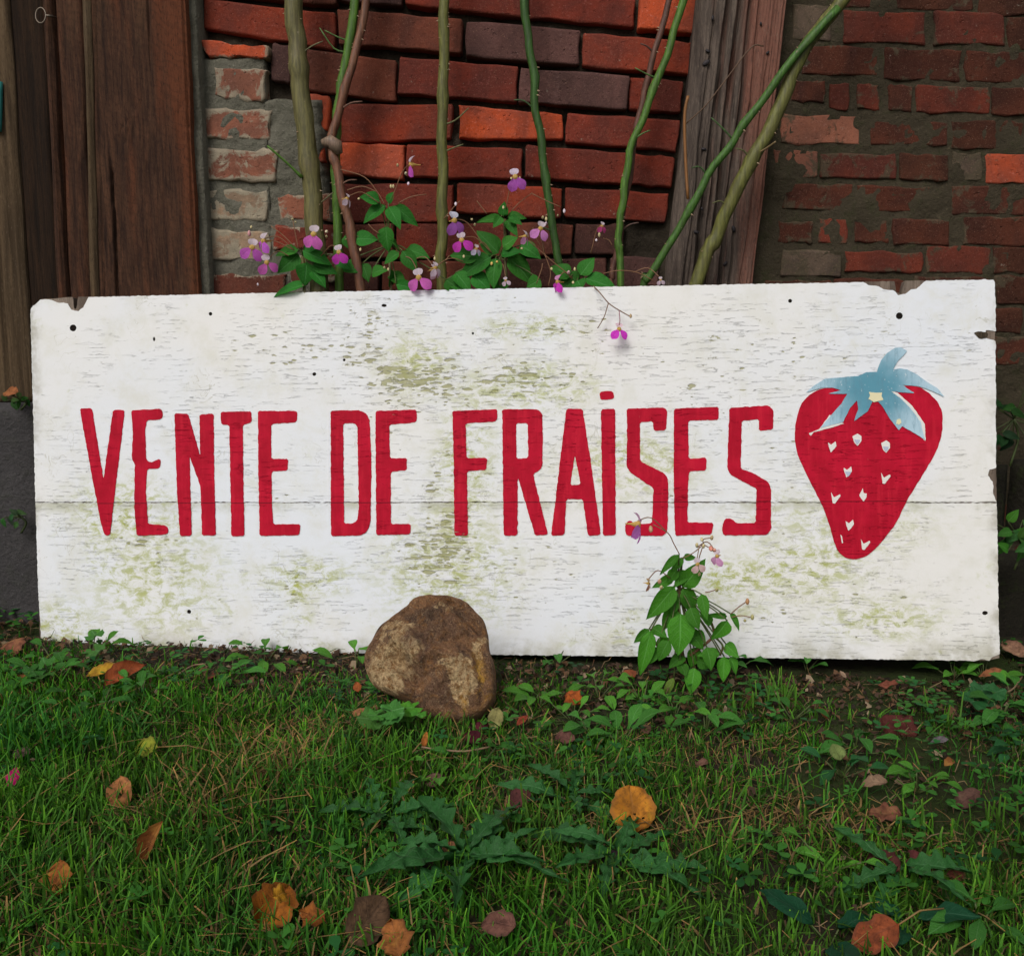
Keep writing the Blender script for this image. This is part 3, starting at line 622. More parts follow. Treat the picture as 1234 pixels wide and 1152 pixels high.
def circ(px, py, r, n=10, sq=1.0): return [(px + r * math.cos(a), py + r * sq * math.sin(a)) for a in np.linspace(0, 2 * math.pi, n, endpoint=False)]
# cores, then the paint film on them
up_core = [(37, 372), (49, 361), (88, 358), (89, 372), (92, 373), (94, 358), (300, 353.5), (617, 347.8), (900, 342.5), (1078, 339), (1080, 352), (1086, 355), (1090, 338.5), (1197, 337), (1199, 340), (1200, 396), (1199, 402), (1200.5, 560), (1201, 605.2), (620, 605), (43, 605), (41, 520), (39, 450)]
lo_core = [(43, 605.5), (620, 605.5), (1201, 605.8), (1202, 650), (1203, 730), (1204.5, 793), (1190, 796), (1000, 793.5), (620, 789), (300, 785.5), (60, 783), (48, 780), (46, 700)]
up_paint = [(37, 372), (49, 362), (60, 361), (70, 365), (82, 366), (86, 374), (95, 375), (101, 370), (107, 358.5), (300, 353.8), (617, 348), (900, 342.8), (1040, 340.5), (1046, 344), (1058, 345), (1064, 349), (1076, 350), (1082, 356), (1090, 355), (1098, 349), (1104, 348), (1116, 338.6), (1197, 337.2), (1199, 340), (1199.5, 399), (1188, 398), (1186, 407), (1199.5, 411), (1200, 564), (1192, 566), (1190, 573), (1196, 580), (1197, 596), (1201, 605), (620, 604.8), (340, 605), (43, 604.8), (41, 520), (39, 450)]
lo_paint = [(43, 605.9), (210, 605.8), (340, 605.9), (620, 605.8), (1201, 606.2), (1202, 650), (1203, 730), (1204.3, 788), (1196, 791), (1192, 796), (1182, 794), (1176, 796), (1000, 793.6), (620, 789), (300, 785.5), (64, 783), (50, 779), (46, 700)]
holes_up = [circ(88.5, 395.5, 4.2), circ(254, 378.5, 2.2), circ(1083.5, 381, 4.2), circ(952, 363, 2.4), circ(463, 368.5, 3.2, sq=.6), circ(186, 409, 1.4, sq=2), circ(415, 434, 1.8), circ(379, 451, 2.2), circ(570, 402, 1.5)]
holes_lo = [circ(1187, 738.5, 3.6, sq=.7), circ(228, 737, 2.4)]
bu = link('board', poly('board', [resample(S(up_core), .006, .0006, 1, .0008)], 0.0, 0.016), M_ply, SG, SIGN)
bl_ = link('board', poly('board', [resample(S(lo_core), .006, .0006, 2, .0008)], 0.0006, 0.016), M_ply, SG, SIGN)
link('paint_film', poly('paint_film', [resample(S(up_paint), .003, .0009, 3, .0006)] + [resample(S(h), .003, .0004, 9, 0) for h in holes_up], -0.0012, -0.0001), M_white, bu, SIGN)
link('paint_film', poly('paint_film', [resample(S(lo_paint), .003, .0009, 4, .0006)] + [resample(S(h), .003, .0004, 9, 0) for h in holes_lo], -0.0007, 0.0005), M_white, bl_, SIGN)
M_hole = NT('hole_dark', 0.9, 0.1); M_hole.col((0.012, 0.009, 0.007)); M_hole = M_hole.m
for (px, py, r) in ((88.5, 395.5, 4.6), (254, 378.5, 2.4), (1083.5, 381, 4.6), (952, 363, 2.6), (463, 368.5, 3.2), (186, 409, 2), (415, 434, 2), (379, 451, 2.4), (570, 402, 1.6)):
    x, z = on_sign(px, py); v_, f_ = lathe([(r / 727, -0.00002), (r / 727 * .7, -0.0002)], 10)
    link('nail_hole', mesh('nail_hole', [(a + x, b, c + z) for a, b, c in v_], f_), M_hole, bu, SIGN)
for (px, py, r) in ((1187, 738.5, 4), (228, 737, 2.6)):
    x, z = on_sign(px, py); v_, f_ = lathe([(r / 727, 0.00055), (r / 727 * .7, 0.0004)], 10)
    link('nail_hole', mesh('nail_hole', [(a + x, b, c + z) for a, b, c in v_], f_), M_hole, bl_, SIGN)
M_bruise = m_timber('bared_ply', (0.02, 0.014, 0.01), (0.12, 0.09, 0.06), (0.20, 0.16, 0.12))
for pts in ([(1172, 401), (1180, 399.5), (1190, 401), (1189, 408), (1180, 409)],):
    link('bare_patch', poly('bare_patch', [resample(S(pts), .002, .0008, 5)], -0.0022, -0.0013), M_bruise, bu, SIGN)

c4 = lambda l: [(0 + x / 2.45, 330 + y / 2.45) for x, y in l]
c5 = lambda l: [(400 + x / 2.45, 330 + y / 2.45) for x, y in l]
c6 = lambda l: [(800 + x / 2.401, 330 + y / 2.401) for x, y in l]
LET = [
 ('V', [c4([(237, 398), (273, 396), (307, 606), (335, 403), (370, 402), (326, 771), (312, 773), (300, 738), (270, 580)])]),
 ('E', [c4([(389, 403), (476, 399), (483, 412), (478, 430), (434, 433), (430, 470), (433, 548), (445, 558), (474, 545), (476, 558), (472, 574), (436, 576), (432, 640), (438, 738), (490, 742), (499, 752), (496, 769), (405, 773), (398, 690), (399, 562), (390, 545), (394, 470)])]),
 ('N', [c4([(516, 412), (557, 414), (592, 537), (590, 416), (632, 413), (634, 600), (638, 772), (598, 772), (593, 628), (561, 538), (564, 660), (567, 773), (532, 773), (524, 640)])]),
 ('T', [c4([(652, 408), (744, 406), (744, 440), (718, 446), (720, 640), (723, 773), (684, 775), (678, 446), (655, 446)])]),
 ('E', [c4([(763, 405), (876, 405), (880, 412), (877, 438), (802, 444), (802, 546), (851, 546), (850, 581), (803, 583), (804, 690), (808, 739), (888, 738), (885, 771), (768, 773), (764, 600)])]),
 ('D', [c5([(-3, 404), (84, 403), (104, 415), (112, 430), (118, 560), (114, 735), (104, 762), (84, 772), (-2, 774)]), c5([(34, 442), (66, 441), (76, 450), (78, 560), (80, 690), (76, 728), (66, 735), (37, 737)])]),
 ('E', [c5([(129, 405), (251, 401), (250, 439), (170, 445), (172, 544), (222, 543), (221, 580), (174, 584), (175, 739), (233, 737), (232, 768), (132, 771)])]),
 ('F', [c5([(356, 405), (490, 400), (487, 436), (395, 442), (398, 545), (459, 543), (456, 579), (399, 583), (402, 772), (362, 773), (360, 560)])]),
 ('R', [c5([(503, 400), (608, 400), (621, 412), (623, 480), (621, 570), (612, 582), (594, 590), (616, 680), (638, 770), (600, 772), (549, 600), (548, 772), (507, 773), (505, 600)]), c5([(544, 441), (578, 440), (580, 544), (545, 546)])]),
 ('A', [c5([(692, 398), (740, 399), (768, 580), (794, 770), (756, 773), (741, 665), (692, 665), (687, 770), (647, 773), (668, 600)]), c5([(717, 535), (735, 622), (704, 624)])]),
 ('I', [c5([(794, 400), (836, 398), (838, 770), (800, 773), (797, 600)])]),
 ('S', [c5([(870, 398), (980, 395), (990, 404), (987, 461), (950, 464), (947, 436), (909, 438), (910, 553), (980, 588), (991, 602), (993, 650), (990, 758), (978, 773), (872, 773), (865, 762), (865, 740), (880, 726), (893, 739), (945, 736), (949, 632), (880, 586), (869, 568), (872, 480)])]),
 ('E', [c6([(29, 390), (158, 385), (158, 423), (70, 425), (72, 535), (123, 532), (122, 569), (72, 571), (69, 640), (68, 718), (143, 720), (138, 753), (32, 757), (28, 600)])]),
 ('S', [c6([(189, 388), (303, 381), (317, 394), (315, 451), (275, 454), (275, 421), (225, 425), (222, 564), (264, 579), (302, 603), (309, 618), (310, 738), (299, 755), (173, 756), (167, 738), (175, 707), (198, 709), (210, 722), (265, 720), (268, 622), (190, 580), (183, 562)])]),
]
for k, (ch, loops) in enumerate(LET):
    L = link('letter', poly('letter', [resample(S(l), .0025, .0007, k + 10.0, .0026) for l in loops], -0.0021, -0.0014), M_red, SG, SIGN)
    if ch == 'I':
        link('dot', poly('dot', [resample(S(c5([(790, 350), (808, 346), (830, 347), (833, 370), (812, 371), (792, 373)])), .0025, .0006, 77, .0026)], -0.0021, -0.0014), M_red, L, SIGN)
# the painted strawberry
b6 = lambda l: [(940 + x / 3.973, 400 + y / 3.973) for x, y in l]
def spline(pts, k=6):
    o = []; n = len(pts)
    for i in range(n):
        p0, p1, p2, p3 = [Vector(pts[(i + j - 1) % n]) for j in range(4)]
        for j in range(k):
            t = j / k; o.append(tuple(0.5 * ((2 * p1) + (-p0 + p2) * t + (2 * p0 - 5 * p1 + 4 * p2 - p3) * t * t + (-p0 + 3 * p1 - 3 * p2 + p3) * t ** 3)))
    return o
body = b6([(70, 470), (82, 400), (104, 343), (148, 297), (205, 272), (275, 266), (350, 285), (455, 292), (550, 272), (620, 258), (685, 275), (738, 320), (770, 372), (776, 435), (765, 520), (735, 592), (690, 670), (640, 750), (592, 835), (560, 902), (510, 972), (452, 1040), (405, 1074), (350, 1086), (300, 1071), (265, 1026), (240, 940), (206, 842), (165, 760), (115, 660), (84, 588), (72, 525)])
ST = link('strawberry', poly('strawberry', [resample(S(spline(body, 4)), .003, .0006, 50, 0)], -0.0021, -0.0014), M_red, SG, SIGN)
n = NT('blue_leaf_paint', 0.5, 0.4); P = n.obj
d_ = n.n('VectorMath', {0: P, 1: (*[on_sign(1050, 470)[0], 0, on_sign(1050, 470)[1]],)}, operation='DISTANCE').outputs['Value']
cc = n.mix(n.rng(n.m_('ADD', d_, n.m_('MULTIPLY', n.noise(P, 40, 4), 0.05)), 0.045, 0.125), (0.085, 0.27, 0.36), (0.42, 0.58, 0.68))
cc = n.mix(n.rng(n.noise(n.mapv(P, (1, 1, .25), rot=(0, .6, 0)), 150, 4, .7), .48, .7, 0, .5), cc, (0.10, 0.22, 0.29)); cc = n.mix(n.rng(n.noise(P, 220, 4), .64, .72, 0, .6), cc, (0.6, .66, .68)); n.col(cc); n.bump(n.noise(P, 90, 4), 0.3, 0.001); M_blue = n.m
edge = b6([(225, 294), (300, 282), (340, 290), (300, 440), (190, 462), (150, 496), (138, 486), (176, 456), (330, 318)])
cal = b6([(462, 192), (470, 165), (484, 132), (512, 100), (546, 78), (578, 76), (606, 92), (590, 112), (562, 140), (538, 182), (570, 176), (606, 181), (652, 205), (700, 240), (752, 272), (784, 312), (722, 282), (662, 262), (584, 255), (612, 276), (640, 293), (580, 290), (526, 284), (572, 316), (622, 366), (670, 430), (690, 516), (640, 484), (582, 452), (566, 472), (520, 412), (488, 356), (468, 336), (440, 334), (418, 380), (352, 428), (372, 370), (366, 328), (332, 366), (300, 432), (190, 460), (240, 402), (290, 345), (320, 298), (228, 296), (292, 280), (248, 268), (195, 268), (120, 292), (165, 256), (215, 224), (290, 218), (370, 212), (412, 194)])
M_pw = NT('pale_paint', 0.5, 0.4); M_pw.col((0.72, 0.70, 0.66)); M_pw = M_pw.m
M_pb = NT('grey_blue_paint', 0.5, 0.4); M_pb.col((0.42, 0.46, 0.58)); M_pb = M_pb.m
M_cream = NT('cream_paint', 0.5, 0.4); M_cream.col((0.72, 0.66, 0.42)); M_cream = M_cream.m
M_lb = NT('light_blue_paint', 0.5, 0.4); M_lb.col((0.45, 0.58, 0.64)); M_lb = M_lb.m
link('calyx_edge', poly('calyx_edge', [resample(S(b6([(186, 466), (236, 398), (296, 436), (304, 440), (240, 460), (160, 480), (146, 498), (136, 486)])), .002, .0005, 61, 0)], -0.0026, -0.00215), M_pw, ST, SIGN)
link('calyx_edge', poly('calyx_edge', [resample(S(b6([(520, 280), (560, 292), (632, 356), (690, 440), (694, 520), (684, 516), (660, 440)])), .002, .0005, 62, 0)], -0.0026, -0.00215), M_pw, ST, SIGN)
CAl = link('calyx', poly('calyx', [resample(S(cal), .0022, .0004, 63, .0006)], -0.0032, -0.0027), M_blue, ST, SIGN)
link('blossom_spot', poly('blossom_spot', [resample(S(b6([(422, 288), (452, 292), (486, 290), (482, 308), (492, 326), (468, 332), (446, 338), (430, 326), (420, 322), (428, 306)])), .0015, .0004, 64, .0006)], -0.0038, -0.0033), M_cream, ST, SIGN)
link('chip', poly('chip', [resample(S(b6([(556, 420), (572, 416), (578, 436), (566, 446), (552, 440)])), .0015, .0004, 65, .0006)], -0.0038, -0.0033), M_cream, ST, SIGN)
SEED = {'heart': [(-18, -16), (-4, -6), (14, -22), (18, -2), (4, 16), (-6, 26), (-14, 4)], 'wide': [(-20, -14), (-8, -20), (2, -26), (18, -14), (18, 6), (2, 28), (-12, 14)],
        'vee': [(-18, -22), (-6, 0), (20, -14), (22, -6), (-2, 26), (-12, 24)], 'tall': [(-16, 2), (-2, -28), (2, -8), (16, -6), (14, 10), (2, 28), (-8, 16)]}
for (x, y, kind, m_) in ((248, 548, 'heart', 0), (367, 515, 'wide', 1), (504, 548, 'wide', 1), (323, 668, 'heart', 1), (502, 698, 'vee', 0), (263, 792, 'vee', 0), (396, 780, 'tall', 0), (332, 922, 'heart', 0), (405, 1014, 'vee', 0)):
    pts = [(x + a * 1.12, y + b * 1.12) for a, b in SEED[kind]]
    sd = link('seed_mark', poly('seed_mark', [resample(S(b6(pts)), .0015, .0003, x, .0005)], -0.0026, -0.00215), M_pw, ST, SIGN)
    if m_: link('seed_mark', poly('seed_mark', [resample(S(b6([(x - 14, y), (x + 14, y + 2), (x + 10, y + 14), (x, y + 26), (x - 8, y + 14)])), .0015, .0003, x, .0004)], -0.0030, -0.00265), M_pb, ST, SIGN)
link('seed_mark', poly('seed_mark', [resample(S(b6([(287, 968), (294, 975), (300, 1008), (295, 1012)])), .0015, .0002, 8, .0003)], -0.0026, -0.00215), M_pw, ST, SIGN)

# ================================================================== the stone in front of the sign
def build_stone():
    c8 = lambda l: [(420 + x / 5.609, 700 + y / 5.609) for x, y in l]
    sil = c8([(108, 545), (118, 480), (158, 400), (212, 308), (300, 245), (395, 195), (440, 142), (520, 106), (620, 96), (720, 113), (800, 150), (868, 218), (915, 270), (945, 370), (955, 480), (985, 560), (996, 650), (994, 790), (960, 860), (905, 920), (830, 965), (740, 985), (640, 985), (560, 945), (480, 880), (380, 812), (250, 752), (180, 715), (132, 640)])
    foot = on_ground(515, 862); n_ = Vector((0.0, -math.cos(R(38)), math.sin(R(38))))
    org = hit(520, 800, foot, n_); ex = Vector((1, 0, 0)); ez = ex.cross(n_) * -1; ez = n_.cross(ex)
    M = Matrix(((ex.x, -n_.x, ez.x, org.x), (ex.y, -n_.y, ez.y, org.y), (ex.z, -n_.z, ez.z, org.z), (0, 0, 0, 1))); Mi = M.inverted()
    loc = [Mi @ hit(px, py, foot, n_) for px, py in sil]; loc = [(p.x, p.z) for p in loc]
    loc = spline(loc, 5); N = len(loc); rings = 34; V = []; Fq = []
    def depth(x, z, r):
        d = 0.078 * math.sqrt(max(0, 1 - r ** 2.2))
        cut = [0.052 - 0.10 * x + 0.20 * z, 0.058 - 0.75 * (x - 0.045) - 0.1 * z, 0.040 + 0.55 * (x + 0.03) + 0.25 * (z + 0.02), 0.046 - 0.55 * (z - 0.055) + 0.1 * x, 0.047 - 0.35 * (x - .01) - 0.42 * (z - .02), 0.050 + 0.15 * x + 0.5 * (z + .055), 0.045 + .8 * (x + .05) - .5 * (z - .03)]
        d_ = d
        for c in cut: d = min(d, max(0.0, c) * (1 if r < 0.96 else max(0, (1 - r) / 0.04)))
        for (x0, z0, x1, z1, w, dep) in GR:
            vx, vz = x1 - x0, z1 - z0; t = max(0, min(1, ((x - x0) * vx + (z - z0) * vz) / (vx * vx + vz * vz))); e = math.hypot(x - x0 - t * vx, z - z0 - t * vz) / w
            if e < 1 and r < .94: d -= dep * (1 - e) ** 1.2
        return d
    lp = lambda x, y: (lambda p: (p.x, p.z))(Mi @ hit(420 + x / 5.609, 700 + y / 5.609, foot, n_))
    GR = [(*lp(330, 560), *lp(470, 690),   .018, .022), (*lp(470, 690), *lp(505, 860), .014, .016), (*lp(620, 640), *lp(640, 800), .007, .006), (*lp(690, 150), *lp(880, 330), .014, .018), (*lp(880, 560), *lp(900, 860), .010, .013), (*lp(420, 330), *lp(560, 480), .020, .006)]
    for side in (1, -1):
        for k in range(rings):
            r = 1 - k / rings
            for i in range(N):
                x, z = loc[i][0] * r, loc[i][1] * r
                y = -depth(x, z, r) if side == 1 else 0.060 * math.sqrt(max(0, 1 - r ** 2.4))
                a = 0.007 * fbm((x * 26, y * 26, z * 26), 5) + 0.016 * (abs(rnoise(x * 17 + 3, y * 17, z * 17)) - 0.3) + 0.0045 * fbm((x * 80, y * 90, z * 90), 4); a *= .35 if r > .9 else 1
                V.append((x * (1 + a * 2), y - a * (1.0 if side == 1 else -1.0), z * (1 + a * 2)))
    base2 = rings * N
    for b in (0, base2):
        for k in range(rings - 1):
            for i in range(N):
                q = (b + k * N + i, b + k * N + (i + 1) % N, b + (k + 1) * N + (i + 1) % N, b + (k + 1) * N + i)
                Fq.append(q if b else q[::-1])
        Fq.append(tuple(b + (rings - 1) * N + i for i in range(N)) if b else tuple(b + (rings - 1) * N + i for i in range(N))[::-1])
    for i in range(N): Fq.append((i, (i + 1) % N, base2 + (i + 1) % N, base2 + i))
    n = NT('rusty_stone', 0.8, 0.2); P0 = n.obj; wv = n.n('TexNoise', {'Vector': P0, 'Scale': 16.0, 'Detail': 5.0}).outputs['Color']; P = n.n('VectorMath', {0: P0, 1: n.n('VectorMath', {0: n.n('VectorMath', {0: wv, 1: (.5, .5, .5)}, operation='SUBTRACT').outputs[0], 1: (.11, .11, .11)}, operation='MULTIPLY').outputs[0]}, operation='ADD').outputs[0]
    a = n.noise(P, 18, 6, .65, .5); b = n.noise(P, 55, 5, .7); c = n.noise(P, 170, 4, .75); e = n.noise(P, 9, 4, .6)
    col = n.mix(n.rng(a, .34, .62), (0.13, 0.078, 0.052), (0.32, 0.16, 0.078)); col = n.mix(n.rng(b, .48, .70, 0, .8), col, (0.42, 0.19, 0.055))
    px = lambda x, y: (lambda p: (p.x, p.z))(Mi @ hit(x, y, foot, n_))
    tan = n.add([n.blob(P, *px(475, 803), .080, .050), n.blob(P, *px(552, 828), .040, .050), n.m_('MULTIPLY', n.blob(P, *px(530, 735), .05, .02), .5), n.m_('MULTIPLY', n.blob(P, *px(478, 765), .040, .028), .6), n.m_('MULTIPLY', n.blob(P, *px(588, 790), .016, .075), 1.0)])
    col = n.mix(n.rng(n.m_('ADD', n.m_('MULTIPLY', tan, .42), n.m_('MULTIPLY', n.noise(P0, 42, 7, .78), .9)), .60, .70), col, n.mix(n.rng(n.noise(P0, 120, 6, .8), .36, .64), (0.28, 0.13, 0.04), (0.82, 0.60, 0.33)))
    och = n.add([n.blob(P, *px(584, 822), .02, .05), n.m_('MULTIPLY', n.blob(P, *px(560, 845), .03, .02), .8)])
    col = n.mix(n.m_('MULTIPLY', n.rng(b, .42, .62), n.m_('MULTIPLY', och, .9), clamp=True), col, (0.60, 0.32, 0.04))
    pur = n.add([n.blob(P, *px(512, 790), .04, .055), n.m_('MULTIPLY', n.blob(P, *px(540, 760), .05, .03), .7), n.m_('MULTIPLY', n.blob(P, *px(520, 850), .03, .03), .8)])
    col = n.mix(n.m_('MULTIPLY', n.rng(a, .40, .60), n.m_('MULTIPLY', pur, .8), clamp=True), col, (0.085, 0.055, 0.052))
    col = n.mix(n.rng(c, .60, .76, 0, .7), col, (0.36, 0.25, 0.15)); col = n.mix(n.rng(c, .40, .27, 0, .8), col, (0.035, 0.02, 0.014))
    g = n.noise(P0, 420, 4, .75); v_ = n.vor(P0, 75); col = n.mix(n.rng(g, .53, .66, 0, .8), col, (0.50, 0.36, 0.21)); col = n.mix(n.rng(g, .46, .34, 0, .85), col, (0.045, 0.025, 0.016)); col = n.mix(n.rng(n.noise(P0, 30, 6, .75), .60, .72, 0, .6), col, (0.055, 0.036, 0.030))
    n.col(col); n.bump(n.add([n.m_('MULTIPLY', a, 1.2), n.m_('MULTIPLY', b, 1.2), n.m_('MULTIPLY', c, 1.0), n.m_('MULTIPLY', g, .4), n.m_('MULTIPLY', v_, 1.0)]), 1.0, 0.010)
    o = link('stone', mesh('stone', V, Fq), n.m, None, M); tag(o, 'rusty brown and tan stone propped against the foot of the sign', 'stone')
build_stone()
# ================================================================== leaves, canes, flowers
def m_leaf(name, vein=0.35, rough=0.42, tr=0.22, mott=0.0, spec=0.4):
    n = NT(name, max(rough, .55), spec * .55); inf = n.info(); base = inf.outputs['Color']; s = n.n('SeparateXYZ', {0: n.uv})
    u = n.m_('ABSOLUTE', n.m_('SUBTRACT', n.m_('MULTIPLY', s.outputs[0], 2.0), 1.0)); t = s.outputs[1]
    midr = n.rng(u, 0.11, 0.0)
    ph = n.m_('FRACT', n.m_('MULTIPLY', n.m_('SUBTRACT', t, n.m_('MULTIPLY', u, 0.28)), 7.0))
    sv = n.m_('MULTIPLY', n.rng(n.m_('ABSOLUTE', n.m_('SUBTRACT', ph, 0.5)), 0.09, 0.0), n.rng(u, 1.0, 0.5))
    v = n.m_('MAXIMUM', midr, n.m_('MULTIPLY', sv, 0.7))
    P = n.n('VectorMath', {0: n.obj, 1: n.n('CombineXYZ', {0: n.m_('MULTIPLY', inf.outputs['Random'], 19.0)}).outputs[0]}, operation='ADD').outputs[0]
    a = n.noise(P, 45, 4, .6); b = n.noise(P, 260, 3, .6)
    col = n.mix(n.rng(a, .35, .68), n.hsv(base, 0.72, 1.0), n.hsv(base, 1.22, 1.0))
    col = n.mix(n.m_('MULTIPLY', v, vein), col, n.hsv(base, 2.0, 0.75))
    if mott:
        c = n.noise(P, 95, 6, .75); col = n.mix(n.rng(c, .46, .64, 0, mott), col, n.hsv(base, 0.34, 0.95)); col = n.mix(n.m_('MULTIPLY', v, .45), col, n.hsv(base, .45, 1.0)); col = n.mix(n.rng(n.m_('ADD', u, n.m_('MULTIPLY', a, .5)), .95, 1.25, 0, .6), col, n.hsv(base, .45, .9)); col = n.mix(n.rng(n.noise(P, 300, 3), .64, .72, 0, .7), col, (.02, .012, .008)); col = n.mix(n.rng(n.noise(P, 30, 3), .55, .72, 0, mott * .8), col, n.hsv(base, 1.5, 1.0, 0.53))
    n.col(col); n.bump(n.add([n.m_('MULTIPLY', v, -1.0), n.m_('MULTIPLY', a, .8), n.m_('MULTIPLY', b, .3), n.m_('MULTIPLY', n.m_('ABSOLUTE', n.m_('SUBTRACT', ph, .5)), -.8)]), 0.5, 0.0012)
    n.translucent(n.hsv(base, 1.5, 1.1), tr)
    return n.m
M_leaf = m_leaf('balsam_leaf', spec=.22, rough=.5); M_dull = m_leaf('rosette_leaf', .4, .5, .15); M_dry = m_leaf('dry_leaf', .10, .7, .10, .75, .15); M_petal = m_leaf('petal', .12, .55, .35, 0, .2)
PROF = {
 'ovate': lambda t: (math.sin(math.pi * min(1, t ** 0.72)) ** 0.85) * (1 - 0.25 * t),
 'lance': lambda t: math.sin(math.pi * t ** 0.85) ** 1.0,
 'spoon': lambda t: 0.16 + 0.84 * max(0, math.sin(math.pi * max(0, (t - .25) / .75) ** .95)) ** .7 if t < .999 else 0.0,
 'round': lambda t: math.sqrt(max(0, 1 - (2 * t - 1) ** 2)) ,
 'beech': lambda t: math.sin(math.pi * t ** .9) ** .75,
 'petal': lambda t: (math.sin(math.pi * min(1, t ** 1.5)) ** .65) * .9 + .1 * (1 - t),
}
def leaf_mesh(name, kind, L, Wd, bend=0.6, fold=0.25, twist=0.0, wav=0.0, lobes=None, seed=0.0, nl=8, nu=4, roll=0.0, holes=False, ser=0.0):
    """a leaf blade along +Y, facing +Z; bend in radians over its length, fold lifts the edges, wav ruffles it"""
    V = []; UV = []; Fq = []; y = z = 0.0; ang = -bend * 0.15
    pf = PROF[kind]
    for j in range(nl + 1):
        t = j / nl
        if j: ang_ = ang - bend * t; y += L / nl * math.cos(ang_); z += L / nl * math.sin(ang_)
        w = Wd * 0.5 * pf(t)
        if lobes: w *= 1 - lobes[1] * (0.5 + 0.5 * math.cos(2 * math.pi * lobes[0] * t + 0.6)) * (1 if t < .85 else .4)
        if ser: w *= 1 + ser * mnoise.noise((t * 14, seed, 0.5))
        for i in range(nu + 1):
            u = 2 * i / nu - 1
            xx = w * u; zz = fold * abs(xx) + wav * Wd * mnoise.noise((u * 1.3 + seed, t * 2.6, seed))
            if roll: r_ = roll * abs(u) * w; zz += r_ * abs(u) * 1.2; xx *= 1 - 0.35 * abs(roll) * u * u
            tw = twist * t; V.append((xx * math.cos(tw), y + (wav * 0.4 * Wd * mnoise.noise((u * 2, t * 3, seed + 5))), z + zz + xx * math.sin(tw))); UV.append((u * .5 + .5, t))
    w_ = nu + 1
    for j in range(nl):
        for i in range(nu): Fq.append((j * w_ + i, j * w_ + i + 1, (j + 1) * w_ + i + 1, (j + 1) * w_ + i))
    if holes: Fq = [q for k, q in enumerate(Fq) if k not in holes]
    return mesh(name, V, Fq, True, UV)
def frame(pos, along, normal):
    y = Vector(along).normalized(); n_ = Vector(normal); z = (n_ - y * n_.dot(y)).normalized(); x = y.cross(z)
    return Matrix(((x.x, y.x, z.x, pos[0]), (x.y, y.y, z.y, pos[1]), (x.z, y.z, z.z, pos[2]), (0, 0, 0, 1)))
LB = [leaf_mesh('leaf', 'ovate', 1, 1, .55, .22, seed=k * 3.1, wav=.05, nl=8) for k in range(3)]      # unit leaves, scaled per copy
def put_leaf(parent, a, b, wid, col, normal, me=None, mat=None, name='leaf'):
    a, b = Vector(a), Vector(b); L = (b - a).length
    M = frame(a, b - a, normal) @ Matrix.Diagonal((wid, L * 1.08, L, 1))
    return link(name, me or random.choice(LB), mat or M_leaf, parent, M, col)
M_stem = NT('stem', 0.55, 0.35); inf_ = M_stem.info(); M_stem.col(M_stem.mix(M_stem.noise(M_stem.obj, 60, 4), M_stem.hsv(inf_.outputs['Color'], .7), M_stem.hsv(inf_.outputs['Color'], 1.25))); M_stem = M_stem.m
def m_cane():
    n = NT('cane_bark', 0.55, 0.35); c = n.info().outputs['Color']; P = n.obj
    a = n.noise(n.mapv(P, (1, 1, .12)), 220, 4, .65); b = n.noise(P, 22, 4, .6); d = n.noise(P, 150, 3, .6)
    col = n.mix(n.rng(a, .35, .68), n.hsv(c, .62, .95), n.hsv(c, 1.25)); col = n.mix(n.rng(b, .5, .72, 0, .55), col, n.hsv(c, .75, .9, .46)); col = n.mix(n.rng(d, .66, .74, 0, .7), col, (0.22, 0.18, 0.11))
    n.col(col); n.bump(n.add([a, n.m_('MULTIPLY', d, .5)]), .6, .0015); return n.m
M_cane = m_cane()
def smooth_path(pts, k=5):
    P_ = [Vector(p) for p in pts]; P_ = [P_[0] * 2 - P_[1]] + P_ + [P_[-1] * 2 - P_[-2]]; o = []
    for i in range(1, len(P_) - 2):
        p0, p1, p2, p3 = P_[i - 1:i + 3]
        for j in range(k):
            t = j / k; o.append(0.5 * ((2 * p1) + (p2 - p0) * t + (2 * p0 - 5 * p1 + 4 * p2 - p3) * t * t + (3 * p1 - p0 - 3 * p2 + p3) * t ** 3))
    o.append(P_[-2]); return o
thv, thf = [], []
def thorn(p, d, s, V, Fq):
    d = Vector(d).normalized(); a = d.orthogonal().normalized(); b = d.cross(a); o = len(V)
    for k in range(5): th = 2 * math.pi * k / 5; V.append(p + (a * math.cos(th) + b * math.sin(th)) * s * .42)
    V.append(p + d * s * 1.2 + Vector((0, 0, -s * .3))); Fq += [(o + k, o + (k + 1) % 5, o + 5) for k in range(5)]
M_thorn = NT('thorn', 0.5, 0.4); M_thorn.col((0.30, 0.20, 0.12)); M_thorn = M_thorn.m
